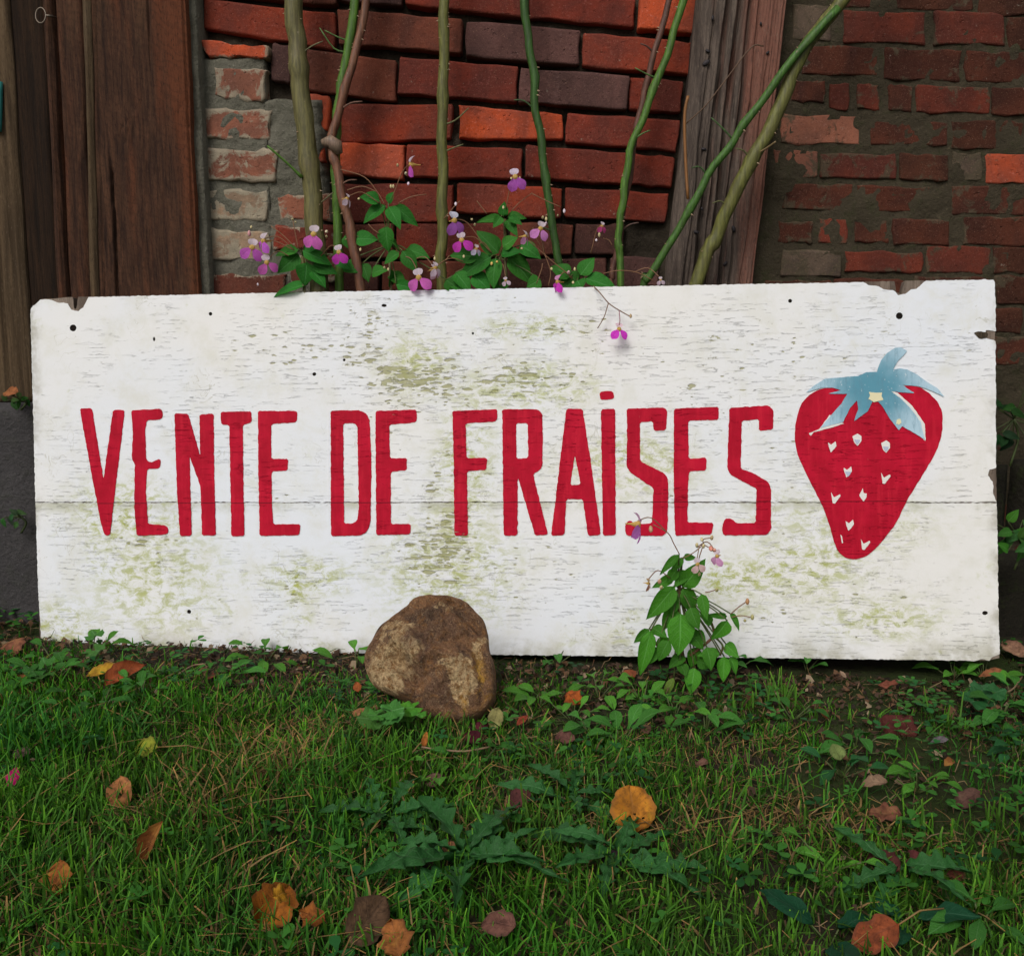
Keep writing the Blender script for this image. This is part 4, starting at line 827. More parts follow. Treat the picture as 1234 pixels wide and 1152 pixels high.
def cane(label, px, Y, r, col, thorns=8, name='rose_cane', foot=True, rt=None, seed=0, bumps=()):
    """px: photo points from the top down; Y: their depth (one number or one each)"""
    Ys = Y if hasattr(Y, '__len__') else [Y] * len(px)
    pts = [at_y(x, y, d) for (x, y), d in zip(px, Ys)]
    if foot:
        d = pts[-1] - pts[-2]; e = pts[-1]; k = e.z / max(.05, -d.z); gx = e.x + d.x * k * .8; gx = max(e.x - .25, min(e.x + .25, gx))
        ge = Vector((gx, 1.73 - 0.02, 0)); ge.z = gz(gx, ge.y) - .02
        pts.append(e.lerp(ge, .5) + Vector((0, .005, 0))); pts.append(ge)
    path = smooth_path(pts, 6); rr = random.Random(seed); N = len(path); path = [q + Vector((mnoise.noise((i * .35, seed, 1)), 0.4 * mnoise.noise((i * .35, seed, 9)), 0)) * .0045 for i, q in enumerate(path)]; ro = rt or r
    rad = []
    for i in range(N):
        f = i / (N - 1); q = (ro + (r - ro) * f) * (1 + .07 * mnoise.noise((i * .7, seed, 0)))
        if i % 9 == 4: q *= 1.20
        rad.append(q)
    base = path[-1]; shoots = [rr.randrange(8, max(9, N - 16)) for _ in range(2)]; T = thing(name, label, 'rose cane', base, group='canes of the climbing rose' if foot else None)
    V, Fq = tube(path, rad, 10)
    for i, v in enumerate(V): V[i] = v + Vector((0, 0, 0)) + (v - path[min(N - 1, i // 10)]) * .10 * mnoise.noise(v * 90)
    o = link('cane', mesh('cane', [v - base for v in V], Fq), M_cane, T, Matrix.Translation(base), col)
    if thorns:
        V2, F2 = [], []
        for k in range(thorns * 2):
            i = rr.randrange(1, max(2, N - 14)); t = (path[i + 1] - path[i]).normalized(); a = t.cross(Vector((0, -1, 0))).normalized()
            d = a * rr.choice((-1, 1)) + Vector((0, -rr.uniform(0, .9), .1)); d.normalize(); p = path[i].lerp(path[i + 1], rr.random()) + d * rad[i] * .9; thorn(p - base, d, rr.uniform(.0022, .0048), V2, F2)
        th = link('thorns', mesh('thorns', V2, F2, False), M_thorn, T, Matrix.Translation(base)); th['kind'] = 'stuff'
    for i in shoots:
        q = path[i]; sg = rr.choice((-1, 1)); L_ = rr.uniform(.018, .045); e1 = q + Vector((sg * L_ * .5, -.006, L_ * rr.uniform(.1, .5))); e2 = q + Vector((sg * L_, -.010, L_ * rr.uniform(.2, .9)))
        Vt, Ft = tube(smooth_path([q, e1, e2], 3), [.0016] * 3 + [.0013] * 3 + [.0008], 5); link('side_twig', mesh('side_twig', [v - q for v in Vt], Ft), M_cane, T, Matrix.Translation(q), tuple(c * .8 + .02 for c in col))
    return T, path, rad
def twig(parent, pts, r, col, name='twig', mat=None):
    V, Fq = tube(smooth_path(pts, 4), r, 6); b = Vector(pts[0]); return link(name, mesh(name, [v - b for v in V], Fq), mat or M_stem, parent, Matrix.Translation(b), col)
GREEN = (0.070, 0.155, 0.018); OLIVE = (0.125, 0.125, 0.030); GREY = (0.13, 0.115, 0.040); BRN = (0.16, 0.068, 0.036); DKG = (0.034, 0.088, 0.014)
t1, p1, _ = cane('thickest grey-green rose cane, in front of the mortared bricks, with a small side shoot', [(352, -160), (354, 0), (359, 70), (366, 140), (376, 225), (381, 300), (384, 350)], 1.725, .0165, GREY, 8, rt=.0150, seed=1)
twig(t1, [at_y(364, 214, 1.715), at_y(345, 196, 1.705), at_y(322, 176, 1.695)], [.0035, .0028, .0022, .002, .002, .002, .002, .002, .0018], GREEN, 'side_shoot')
cane('bright green rose cane running behind the forked brown one', [(436, -160), (428, 0), (414, 90), (405, 160), (405, 230), (408, 300), (411, 350)], 1.738, .0078, GREEN, 8, seed=2)
t3, _, _ = cane('red-brown rose cane with a dead knot where it forks', [(455, -160), (441, 0), (420, 95), (400, 165), (406, 205), (420, 270), (436, 350)], [1.73, 1.73, 1.725, 1.722, 1.715, 1.710, 1.705], .0090, BRN, 6, rt=.0062, seed=3)
kv, kf = tube([at_y(388, 172, 1.712), at_y(397, 170, 1.710), at_y(405, 176, 1.712), at_y(409, 186, 1.713)], [.005, .0105, .012, .006], 8)
kb = at_y(400, 172, 1.71); link('knot', mesh('knot', [v - kb for v in kv], kf), M_cane, t3, Matrix.Translation(kb), (0.22, .15, .10))
cane('straight olive rose cane in the middle of the loose brick panel', [(538, -160), (536, 0), (534, 100), (533, 200), (533, 280), (531, 350)], 1.728, .0098, OLIVE, 12, rt=.0085, seed=4)
cane('slim green rose cane right of the straight olive one, bending down to the right', [(616, -160), (632, 0), (641, 80), (650, 160), (661, 240), (673, 315), (680, 350)], 1.735, .0068, DKG, 9, seed=5)
cane('thin red-brown rose cane crossing the green one near the post', [(838, -150), (806, 0), (782, 90), (768, 150), (752, 250), (738, 330), (735, 360)], 1.735, .0052, (0.115, .05, .032), 8, seed=6)
cane('green rose cane twined with the thin red-brown one near the post', [(868, -150), (824, 0), (793, 95), (764, 170), (750, 240), (746, 290), (749, 345)], 1.722, .0062, GREEN, 8, seed=7)
cane('green rose cane slanting across the timber post', [(1010, 10), (958, 68), (905, 140), (862, 200), (818, 275), (782, 335), (774, 350)], [1.66, 1.66, 1.668, 1.675, 1.685, 1.695, 1.70], .0064, (0.050, .125, .018), 6, seed=8)
t9, _, _ = cane('thick olive rose cane slanting up over the post towards the right wall', [(1110, -130), (1016, 0), (968, 62), (930, 150), (895, 215), (862, 285), (838, 345)], [1.675, 1.675, 1.675, 1.675, 1.68, 1.69, 1.695], .0118, OLIVE, 9, rt=.0105, seed=9)
twig(t9, [at_y(912, 186, 1.672), at_y(925, 178, 1.66), at_y(935, 171, 1.65)], .0016, (0.16, .11, .05), 'side_shoot')
ts = thing('dry_shoot', 'thin dry orange-brown shoot standing against the left of the timber post', 'twig', at_y(829, 240, 1.70))
twig(ts, [at_y(829, 240, 1.695), at_y(826, 190, 1.70), at_y(825, 140, 1.70), at_y(829, 116, 1.70)], .0026, (0.23, .10, .03)); twig(ts, [at_y(826, 150, 1.70), at_y(850, 128, 1.69), at_y(872, 100, 1.685), at_y(905, 58, 1.68), at_y(920, 56, 1.68)], .0012, (0.10, .055, .03))

# ---- small two-tone balsam flowers
def unit_petal(L, Wd, bend, fold, seed): return leaf_mesh('petal', 'petal', L, Wd, bend, fold, wav=.06, seed=seed, nl=6, nu=4)
hood_me = leaf_mesh('hood', 'round', .50, .52, 1.0, .45, nl=6, nu=4, seed=2); lip_me = [unit_petal(.80, .62, .7, .12, 1), unit_petal(.80, .60, .5, .15, 5)]
tv, tf = lathe([(0.02, .55), (.045, .30), (.13, .10), (.17, -.02), (.12, -.10)], 8); throat_me = mesh('flower', tv, tf)
PINK = (0.66, 0.15, 0.52); MAG = (0.62, 0.06, 0.50); PALE = (0.72, 0.56, 0.66); YEL = (0.62, 0.42, 0.12); WHT = (0.66, 0.56, 0.62)
M_thr = m_leaf('throat', 0, .5, .3)
def flower(parent, pos, s=.026, yaw=0.0, roll=0.0, pitch=0.0, col=PINK, hood=WHT, spread=1.0):
    """faces the camera (-Y) at yaw 0"""
    fr = random.Random(int(pos[0] * 9973) + int(pos[2] * 7919)); s *= fr.uniform(.88, 1.12); roll += fr.uniform(-.22, .22); yaw += fr.uniform(-.3, .3); spread *= fr.uniform(.55, 1.1); kk = fr.uniform(.8, 1.2); col = tuple(min(.8, c * kk) for c in col)
    M = Matrix.Translation(pos) @ Matrix.Rotation(yaw, 4, 'Z') @ Matrix.Rotation(pitch, 4, 'X') @ Matrix.Rotation(roll, 4, 'Y') @ Matrix.Diagonal((s, s, s, 1))
    f = link('flower', throat_me, M_thr, parent, M, YEL)
    WMm = M
    def sub(nm, me, c, loc, along, nrm): link(nm, me, M_petal, f, WMm @ frame(loc, along, nrm), c)
    sub('hood', hood_me, hood, (0, -.02, .10), (0, -.15, 1), (0, -1, .1))
    sub('petal', lip_me[0], col, (-.05, -.06, -.03), (-.82 * spread, -.25, -.80), (-.1, -1, .25)); sub('petal', lip_me[1], col, (.05, -.06, -.03), (.82 * spread, -.25, -.80), (.1, -1, .25))
    return f
bud_v, bud_f = lathe([(0.0, -1), (.55, -.7), (.8, 0), (.5, .7), (.12, 1.0)], 7); bud_me = mesh('bud', bud_v, bud_f)
def bud(parent, pos, s, col=(0.55, .45, .22)): link('bud', bud_me, M_stem, parent, Matrix.Translation(pos) @ Matrix.Rotation(random.uniform(0, 3), 4, 'X') @ Matrix.Diagonal((s, s * 1.3, s, 1)), col)
def stalk(parent, pts, r=.0008, col=(0.20, .10, .05)): twig(parent, pts, r, col, 'stalk')
c4f = lambda x, y: (280 + x / 4.407, 150 + y / 4.407)
c5f = lambda x, y: (520 + x / 4.114, 150 + y / 4.114)
c7f = lambda x, y: (720 + x / 5.009, 620 + y / 5.009)
LG = (0.032, 0.175, 0.022)
def balsam(label, base_px, Y, conv, leaves, flowers=(), buds=(), stems=(), foot=None, grp='balsam plants behind the sign', colk=1.0, mainstem=True, depthj=.018):
    e = at_y(*conv(*base_px), Y)
    fx = e.x; ft = foot or Vector((fx, Y - .03, 0)); ft.z = gz(ft.x, ft.y) - .01
    T = thing('balsam_plant', label, 'plant', ft, group=grp)
    if mainstem: twig(T, [ft, ft.lerp(e, .5) + Vector((.008, 0, 0)), e], .0028, (0.10, .085, .03), 'stem')
    for k, lf in enumerate(leaves):
        (a, b, w) = lf[:3]; rr = random.Random(k * 7 + int(abs(e.x) * 1000)); s = rr.uniform(.75, 1.2) * colk; dy = rr.uniform(-depthj, .004); tipd = rr.uniform(-.026, -.004)
        pa, pb = at_y(*conv(*a), Y + dy), at_y(*conv(*b), Y + dy + tipd)
        nr = Vector((rr.uniform(-.6, .6), -1, rr.uniform(.1, 1.0)))
        sc = 1 / 690.0 * (Y / 1.72)
        c = lf[3] if len(lf) > 3 else (LG[0] * s * rr.uniform(.8, 1.3), LG[1] * s, LG[2] * s)
        put_leaf(T, pa, pb, w * sc, c, nr)
        if (pa - e).length > .012: twig(T, [e + Vector((0, .003, 0)), e.lerp(pa, .6) + Vector((0, .002, .003)), pa], .0011, (0.075, .10, .025), 'petiole')
    for (pos, kw) in flowers:
        d = kw.pop('Y', Y - .035); st = kw.pop('st', None)
        p = at_y(*conv(*pos), d); flower(T, p, **kw)
        if st is not None:
            a = at_y(*conv(*st), Y - .012); q = p + Vector((0, .006, .004)); stalk(T, [a, a.lerp(q, .55) + Vector((0, .004, .012)), q])
    for pos in buds: bud(T, at_y(*conv(*pos[:2]), Y - .02 - random.uniform(0, .02)), (pos[2] if len(pos) > 2 else .0026), pos[3] if len(pos) > 3 else (0.55, .46, .24))
    for st in stems: stalk(T, [at_y(*conv(*q), Y - .02) for q in st])
    return T
Yb = 1.705
balsam('balsam plant at the left, five pink flowers round it, below the thickest cane', (372, 700), Yb, c4f,
  [((350, 665), (232, 672), 16), ((352, 690), (250, 775), 24), ((372, 672), (522, 722), 20), ((392, 735), (392, 845), 27), ((430, 745), (548, 770), 22), ((400, 850), (212, 868), 17), ((420, 780), (500, 840), 20), ((380, 665), (440, 640), 14), ((560, 700), (610, 760), 18)],
  [((432, 585), dict(s=.030, yaw=.1, st=(372, 660))), ((105, 655), dict(s=.031, yaw=.5, roll=.2, st=(330, 670), col=(.62, .14, .60))), ((165, 620), dict(s=.025, yaw=-.7, col=(.50, .12, .55), st=(330, 670))), ((182, 735), dict(s=.028, yaw=.4, st=(300, 700))), ((566, 680), dict(s=.026, yaw=-.3, col=MAG, st=(470, 700)))],
  [(320, 505), (335, 520), (100, 545), (500, 570, .0035, (.7, .6, .4)), (500, 595), (135, 850, .002, WHT), (90, 580, .004, (.6, .3, .3))], [[(330, 650), (270, 590), (205, 540)], [(350, 660), (335, 585), (322, 512)]])
balsam('tall balsam plant with tiered leaves between the brown and the olive cane', (832, 640), Yb + .004, c4f,
  [((812, 432), (685, 492), 21), ((828, 418), (842, 358), 15), ((830, 440), (888, 525), 19), ((862, 436), (978, 522), 18), ((782, 405), (690, 368), 20), ((815, 542), (815, 672), 22), ((886, 682), (800, 722), 15), ((905, 672), (976, 772), 20), ((925, 665), (1032, 682), 20), ((880, 655), (862, 610), 18), ((652, 610), (755, 596), 22), ((835, 795), (920, 832), 22), ((870, 850), (968, 868), 16), ((690, 740), (724, 815), 18), ((840, 860), (870, 790), 18), ((740, 790), (800, 760), 18), ((600, 740), (650, 770), 20), ((600, 590), (640, 660), 18), ((1170, 850), (1230, 860), 20)],
  [((948, 215), dict(s=.028, yaw=-1.2, col=(.62, .12, .58), hood=(.72, .62, .72), st=(845, 400))), ((990, 815), dict(s=.031, st=(900, 700))), ((1072, 775), dict(s=.022, yaw=.9, col=(.70, .42, .56), st=(960, 720))), ((610, 395), dict(s=.018, yaw=1, col=PALE, st=(780, 420)))],
  [(672, 396, .0028), (855, 330), (842, 330), (878, 218), (922, 262, .0034, (.7, .62, .4)), (935, 315, .003, PALE), (808, 762), (828, 770), (680, 665)], [[(812, 430), (770, 360), (700, 280), (575, 240)], [(770, 360), (690, 330), (610, 350)], [(880, 420), (950, 385), (1030, 372)], [(780, 580), (750, 560), (722, 530)]])
balsam('broad-leaved balsam plant right of the olive cane, topped by big leaves', (335, 660), Yb, c5f,
  [((332, 640), (236, 525), 26), ((296, 655), (128, 738), 25), ((378, 660), (512, 762), 30), ((318, 665), (292, 795), 23), ((345, 645), (430, 612), 16), ((355, 610), (405, 552), 22), ((232, 655), (92, 640), 22), ((205, 745), (290, 812), 24), ((118, 735), (192, 805), 22), ((440, 600), (532, 640), 22), ((70, 770), (150, 820), 24), ((380, 780), (300, 815), 20), ((540, 770), (478, 800), 20)],
  [((150, 575), dict(s=.030, yaw=-.2, st=(300, 640), col=MAG)), ((113, 478), dict(s=.028, yaw=.9, col=(.50, .16, .62), hood=(.62, .62, .74), st=(260, 600))), ((222, 618), dict(s=.018, yaw=.6, col=(.55, .5, .65), st=(300, 640))), ((20, 712), dict(s=.020, yaw=.9, col=PALE, st=(200, 700))), ((368, 775), dict(s=.012, col=PALE, st=(340, 700)))],
  [(200, 472), (214, 498), (120, 395, .003, WHT), (16, 666), (448, 616, .003), (298, 690, .003, YEL), (325, 682, .003, YEL), (160, 655)], [[(90, 650), (60, 680), (-20, 730)], [(60, 470), (120, 400), (140, 380)]])
balsam('small-leaved balsam whorl high on the bricks with one pale flower above it', (362, 470), Yb + .004, c5f,
  [((358, 455), (352, 392), 15), ((350, 466), (232, 464), 12), ((344, 458), (318, 492), 13), ((376, 458), (464, 446), 14), ((370, 474), (420, 528), 15), ((384, 462), (440, 480), 12)],
  [((415, 262), dict(s=.028, hood=(.72, .62, .76), col=(.55, .14, .62), st=(368, 420), spread=.7))], [(356, 412), (395, 268, .002), (438, 266, .002)],
  [[(395, 430), (440, 385), (500, 340)], [(500, 345), (570, 380), (640, 410)], [(275, 445), (240, 400), (225, 380)]])
balsam('low balsam plant at the top edge of the sign, by the slim green cane', (730, 752), Yb - .006, c5f,
  [((738, 748), (800, 656), 21), ((762, 765), (922, 788), 24), ((722, 775), (745, 806), 22), ((690, 752), (602, 692), 24), ((700, 770), (640, 800), 20), ((690, 730), (716, 790), 18)],
  [((540, 518), dict(s=.026, yaw=.2, roll=.4, col=(.66, .26, .62), st=(560, 640))), ((464, 556), dict(s=.022, yaw=1.2, col=(.68, .30, .56), st=(560, 640))), ((625, 782), dict(s=.027, yaw=-1.1, col=MAG, hood=(.70, .30, .55), st=(700, 770), Y=1.66)), ((846, 505), dict(s=.014, yaw=.3, col=(.55, .08, .25), st=(790, 640))), ((1136, 772), dict(s=.012, col=PALE, st=(1000, 735)))],
  [(552, 462, .003), (568, 470, .003), (568, 492, .003, PALE), (626, 452, .002), (658, 430, .003, WHT), (680, 735, .004, (.70, .42, .45)), (702, 784, .003), (595, 716), (832, 548, .003), (817, 574, .0024, WHT), (710, 718)],
  [[(700, 760), (600, 680), (480, 575)], [(560, 650), (540, 560), (500, 515)], [(520, 790), (545, 720), (550, 690)], [(850, 740), (930, 725), (1020, 735), (1100, 775)], [(850, 565), (880, 575), (895, 600)], [(580, 800), (590, 730), (560, 640)]])
# a flower spray bent over in front of the board
Yh = 1.60
def off_sign(px, py, d): return hit(px, py, S0 - SBK * d, SBK)
HB = thing('balsam_spray', 'thin balsam stem bent over the top edge of the sign with one pink flower hanging', 'flower', at_y(715, 345, 1.665), group=None)
stalk(HB, [at_y(714, 344, 1.672), off_sign(722, 352, .018), off_sign(734, 366, .02), off_sign(746, 374, .02), off_sign(760, 382, .02)], .0009, (0.18, .09, .05)); stalk(HB, [off_sign(733, 366, .02), off_sign(728, 382, .018), off_sign(720, 396, .014)], .0008, (0.18, .09, .05))
stalk(HB, [off_sign(746, 374, .02), off_sign(747, 386, .024), off_sign(746, 392, .024)], .0008, (0.3, .12, .15)); bud(HB, off_sign(760, 381, .021), .003, (.4, .28, .15))
flower(HB, off_sign(746, 397, .026), .026, 0.05, 0, -.3, col=(.66, .07, .58), hood=(.74, .55, .62), spread=1.5)

# ---- the balsam growing in front of the sign
Yf = 1.50
LF = lambda k=1.0: (0.064 * k, 0.235 * k, 0.022 * k)
fp = on_ground(834, 815); Yf = 1.455
FB = balsam('leafy balsam plant growing in front of the sign, below the last letters', (490, 450), Yf, c7f,
  [((492, 242), (374, 352), 11, LF(.7)), ((512, 262), (454, 345), 11, LF(.8)), ((520, 255), (590, 262), 10, LF(.7)), ((512, 436), (640, 300), 26, LF(.8)), ((512, 446), (612, 606), 24, LF(.75)), ((628, 480), (655, 626), 16, LF(.9)), ((462, 432), (318, 636), 27, LF(.85)), ((478, 490), (448, 610), 15, LF(.8)), ((455, 372), (352, 440), 15, LF(.85)),
   ((500, 598), (510, 850), 38, LF(1.2)), ((590, 705), (640, 772), 18, LF(.8)), ((322, 700), (256, 985), 22, LF(1.1)), ((395, 730), (412, 846), 20, LF(1.0)), ((312, 690), (224, 780), 14, LF(.7)), ((330, 682), (415, 722), 18, LF(.8)), ((780, 615), (690, 606), 9, LF(.9)), ((785, 640), (712, 775), 24, LF(1.15)), ((800, 596), (878, 690), 11, LF(.9)), ((738, 836), (622, 835), 15, LF(.95)), ((765, 856), (760, 1008), 19, LF(1.2)), ((800, 856), (858, 955), 15, LF(1.0)), ((775, 780), (832, 850), 18, LF(1.0)), ((585, 925), (562, 1082), 23, LF(1.15)), ((462, 985), (386, 1115), 12, (.12, .19, .03)), ((520, 850), (440, 900), 18, LF(.6)), ((600, 880), (700, 920), 18, LF(.6)), ((500, 900), (540, 960), 18, LF(.6)), ((470, 560), (400, 700), 22, LF(.8)), ((560, 560), (600, 690), 20, LF(.75)), ((540, 700), (650, 800), 22, LF(.7)), ((430, 760), (360, 880), 20, LF(.75)), ((660, 800), (700, 930), 20, LF(.85)), ((480, 330), (420, 410), 16, LF(.9)), ((545, 340), (470, 420), 16, LF(.8)), ((360, 800), (300, 900), 18, LF(.7)), ((600, 800), (560, 930), 20, LF(.8)), ((690, 660), (640, 600), 14, LF(.85))],
  [((245, 60), dict(s=.034, yaw=1.1, roll=.5, col=(.62, .22, .66), hood=(.70, .45, .66), st=(425, 112))), ((722, 252), dict(s=.022, yaw=-.8, col=(.66, .34, .58), st=(600, 200))), ((604, 300), dict(s=.018, col=(.72, .50, .50), st=(640, 190))), ((308, 415), dict(s=.016, yaw=.9, col=(.45, .25, .18), hood=(.5, .36, .22), st=(440, 385)))],
  [(600, 185, .0032), (630, 150, .003), (690, 140, .0034, (.5, .38, .2)), (640, 190, .003), (685, 205, .0045, (.62, .25, .18)), (705, 215, .004, (.6, .28, .2)), (322, 88, .0042, (.45, .30, .16)), (720, 455, .0034, (.4, .35, .15)), (905, 525, .004, (.42, .22, .1)), (935, 620, .0035, (.4, .36, .15)), (890, 640, .003, (.4, .36, .15)), (375, 405, .004, (.5, .3, .18)), (385, 440, .0036, (.55, .48, .25)), (615, 360, .003), (580, 575, .003, (.4, .05, .05))],
  [[(495, 240), (460, 175), (425, 112), (335, 60)], [(520, 262), (580, 230), (640, 180)], [(640, 180), (665, 195), (690, 205)], [(640, 180), (620, 240), (606, 290)], [(650, 470), (680, 465), (718, 452)], [(805, 600), (850, 560), (900, 525)], [(805, 620), (870, 610), (930, 622)], [(640, 180), (640, 150), (690, 140)]],
  foot=Vector((fp.x, fp.y, 0)), grp=None, mainstem=False, depthj=.03)
twig(FB, [Vector((fp.x, fp.y, gz(fp.x, fp.y) - .01)), at_y(*c7f(515, 860), Yf), at_y(*c7f(480, 700), Yf), at_y(*c7f(492, 540), Yf), at_y(*c7f(500, 370), Yf), at_y(*c7f(512, 260), Yf)], [.0034] * 6 + [.003] * 7 + [.0022] * 8, (0.12, .06, .03), 'stem')
twig(FB, [at_y(*c7f(560, 850), Yf), at_y(*c7f(640, 790), Yf), at_y(*c7f(700, 730), Yf), at_y(*c7f(690, 660), Yf), at_y(*c7f(640, 560), Yf), at_y(*c7f(510, 440), Yf)], .0022, (0.16, .06, .03), 'stem')
twig(FB, [at_y(*c7f(430, 850), Yf), at_y(*c7f(360, 790), Yf), at_y(*c7f(320, 690), Yf)], .002, (0.12, .08, .03), 'stem'); twig(FB, [at_y(*c7f(700, 730), Yf), at_y(*c7f(755, 790), Yf), at_y(*c7f(740, 850), Yf)], .0016, (0.12, .09, .03), 'stem')

# ================================================================== ground plants
LBS = [leaf_mesh('leaf', 'spoon', 1, 1, .5 + .3 * k, .25, wav=.08, seed=k * 5.3, nl=6, nu=2) for k in range(3)]
LBD = [leaf_mesh('leaf', 'lance', 1, 1, .55, .18, wav=.12, lobes=(5.4, .62), seed=k * 4.7, nl=30, nu=4, ser=.25) for k in range(4)]
LBO = [leaf_mesh('leaf', 'beech', 1, 1, .5, .15, wav=.14, seed=k * 2.7, nl=8, nu=4, ser=.3) for k in range(3)]
def weed(label, px, py, n_, L, col, kind='spoon', name='weed', cat='weed', grp=None, spread=.02, up=.0, wr=.42, lift=.5, height=0.0):
    c = on_ground(px, py); c.z = gz(c.x, c.y); rr = random.Random(int(px * 13 + py))
    T = thing(name, label, cat, c, group=grp)
    for k in range(n_):
        az = 2 * math.pi * (k / n_) + rr.uniform(-.5, .5); s = rr.uniform(.7, 1.2)
        q = c + Vector((math.cos(az), math.sin(az), 0)) * spread * rr.random() + Vector((0, 0, .006 + height * rr.random())); q.z += gz(q.x, q.y) - c.z
        el = rr.uniform(.05, lift * 1.6) + .1; d = Vector((math.cos(az) * math.cos(el), math.sin(az) * math.cos(el), math.sin(el)))
        pool = LBS if kind == 'spoon' else LBD if kind == 'lobed' else LBO; k2 = rr.uniform(.75, 1.25)
        M = frame(q, d, (0, -.25, 1)) @ Matrix.Diagonal((L * s * wr, L * s, L * s, 1))
        link('leaf', rr.choice(pool), M_dull if kind == 'lobed' else M_leaf, T, M, tuple(x * k2 for x in col))
        if kind != 'lobed' and height > .01: twig(T, [c, q], .0009, (.06, .08, .02), 'stem')
    return T
G1 = (0.050, 0.180, 0.026); G2 = (0.075, 0.235, 0.024); G3 = (0.022, 0.10, 0.028); G4 = (0.036, 0.135, 0.020)
WD = [('lettuce-like weed under the left corner of the sign', 70, 806, 7, G1), ('weed tuft beside the curled orange leaf with a yellow edge', 108, 800, 6, G2), ('bright weed below the curled orange leaf, among soil', 170, 846, 9, G1), ('weed cluster left of the yellow-green spotted leaf', 120, 868, 10, G4), ('dark weed patch at the left edge above the magenta petal', 28, 868, 10, G4), ('small weed near the left edge of the grass, below the sign', 62, 830, 7, G1),
 ('weed seedlings under the first word of the sign, on bare soil', 318, 800, 7, G2), ('weed right of the bare soil, below the letter T', 280, 818, 6, G1), ('three-leaved weed left of the tan stone, against the board', 430, 800, 4, G2),
 ('leftmost lettuce weed of the bright patch right of the stone', 650, 850, 9, G2), ('weed under the orange-red leaf of the bright patch', 690, 868, 11, G2), ('upright weed against the board above the bright patch', 668, 800, 6, G1), ('weed of the bright patch between the stone and the leafy balsam', 722, 840, 10, G2), ('low weed at the front of the bright patch', 715, 890, 9, G1), ('large spoon-leaved weed just left of the foot of the leafy balsam', 775, 848, 9, G2), ('long-leaved weed in front of the leafy balsam', 812, 868, 10, G2), ('weed seedlings at the right foot of the leafy balsam', 880, 810, 8, G1), ('small weed right of the long-leaved weed', 850, 886, 7, G1), ('weed below the front of the bright patch, near the orange toadstool-like leaf', 745, 900, 7, G1),
 ('weed under the strawberry, in front of the board', 972, 806, 6, G1), ('weed left of the pale round leaf', 955, 868, 7, G4), ('weed under the right corner of the sign, left one', 1150, 815, 8, G2), ('weed under the right corner of the sign beside the tan leaf', 1185, 818, 9, G2), ('weed beside the pale round leaf on dark soil', 1030, 905, 9, G4), ('bluish round-leaved weed below the pale round leaf', 1015, 940, 5, G3), ('weed right of the two brown curled leaves', 1105, 955, 10, G2), ('clover-like weed at the right edge of the grass', 1205, 870, 9, G4), ('dark weed at the right edge, lower than the clover-like weed', 1222, 915, 9, G3), ('weed seedlings against the right end of the board', 1222, 845, 7, G1),
 ('small green weed at the middle, below the dark maroon leaf', 575, 925, 6, G1), ('small weed right of the grey-brown leaf', 530, 945, 5, G2), ('pale weed leaves low on the right, above the bottom leaf', 1000, 1055, 6, G2), ('weed at the bottom right, near the green dock leaves', 1180, 1125, 7, G4)]
for (lab, px, py, k, col) in WD: weed(lab, px, py, k, .030 + .012 * random.random(), col, grp='small weeds in the grass', spread=.034, height=.026)
DD = [('dark dandelion rosette left of the middle of the grass', 470, 1000, 9, .070), ('largest lobed dandelion rosette low in the middle of the grass', 560, 1058, 13, .095), ('dandelion rosette below the round orange leaf', 742, 1050, 8, .090), ('dandelion rosette above the dark red leaf, middle of the grass', 690, 975, 7, .070), ('toothed dandelion leaves low on the right', 1085, 1072, 6, .085)]
for (lab, px, py, k, L) in DD: weed(lab, px, py, k, L, (0.024, 0.105, 0.022), 'lobed', 'dandelion', 'dandelion', 'dandelion rosettes in the lawn', .014, lift=.34, wr=.30, height=.022)
weed('dark green dock leaves at the bottom edge, right of centre', 1085, 1128, 3, .055, (0.010, 0.062, 0.026), 'beech', 'dock', 'weed', None, .03, lift=.35, wr=.5, height=.012); weed('dark green dock leaves at the bottom edge, left of the red-brown leaf', 1000, 1146, 3, .055, (0.010, 0.062, 0.026), 'beech', 'dock', 'weed', None, .03, lift=.35, wr=.5, height=.012)
def mallow(label, px, py, n_, L, col):
    c = on_ground(px, py); c.z = gz(c.x, c.y); T = thing('mallow', label, 'weed', c, group='lobed mallow seedlings'); rr = random.Random(px)
    for k in range(n_):
        az = rr.uniform(0, 6.28); q = c + Vector((math.cos(az) * .035 * rr.random(), math.sin(az) * .03 * rr.random(), .022 + .02 * rr.random()))
        V = [(0, 0, 0)]; UV = [(.5, 0)]; N = 26
        for i in range(N):
            a = math.radians(-155 + 310 * i / (N - 1)); r = 1 - .20 * abs(math.sin(a * 2.4)) + .06 * math.sin(i * 2.9); V.append((r * math.sin(a), r * math.cos(a), .16 * r * math.cos(a * 5))); UV.append((.5 + .5 * math.sin(a), .5 + .5 * math.cos(a)))
        me = mesh('leaf', V, [(0, i + 1, i) for i in range(1, N)], True, UV); s = L * rr.uniform(.7, 1.1)
        link('leaf', me, M_dull, T, frame(q, (math.cos(az), math.sin(az) - .4, .1), (rr.uniform(-.3, .3), -.5, 1)) @ Matrix.Diagonal((s, s, s, 1)), tuple(x * rr.uniform(.8, 1.2) for x in col)); twig(T, [c, q], .0009, (.06, .08, .02), 'stem')
mallow('lobed mallow seedling just below the stone', 508, 880, 4, .019, G2); mallow('lobed mallow seedling left of the curved orange leaf, below the stone', 458, 892, 4, .020, G1); mallow('lobed mallow leaves at the right edge of the grass', 1178, 865, 5, .022, G3); mallow('lobed green leaf between the curled orange leaf and the board', 110, 800, 2, .022, G1); mallow('lobed mallow seedling by the left edge, under the corner of the sign', 60, 835, 4, .019, G4)
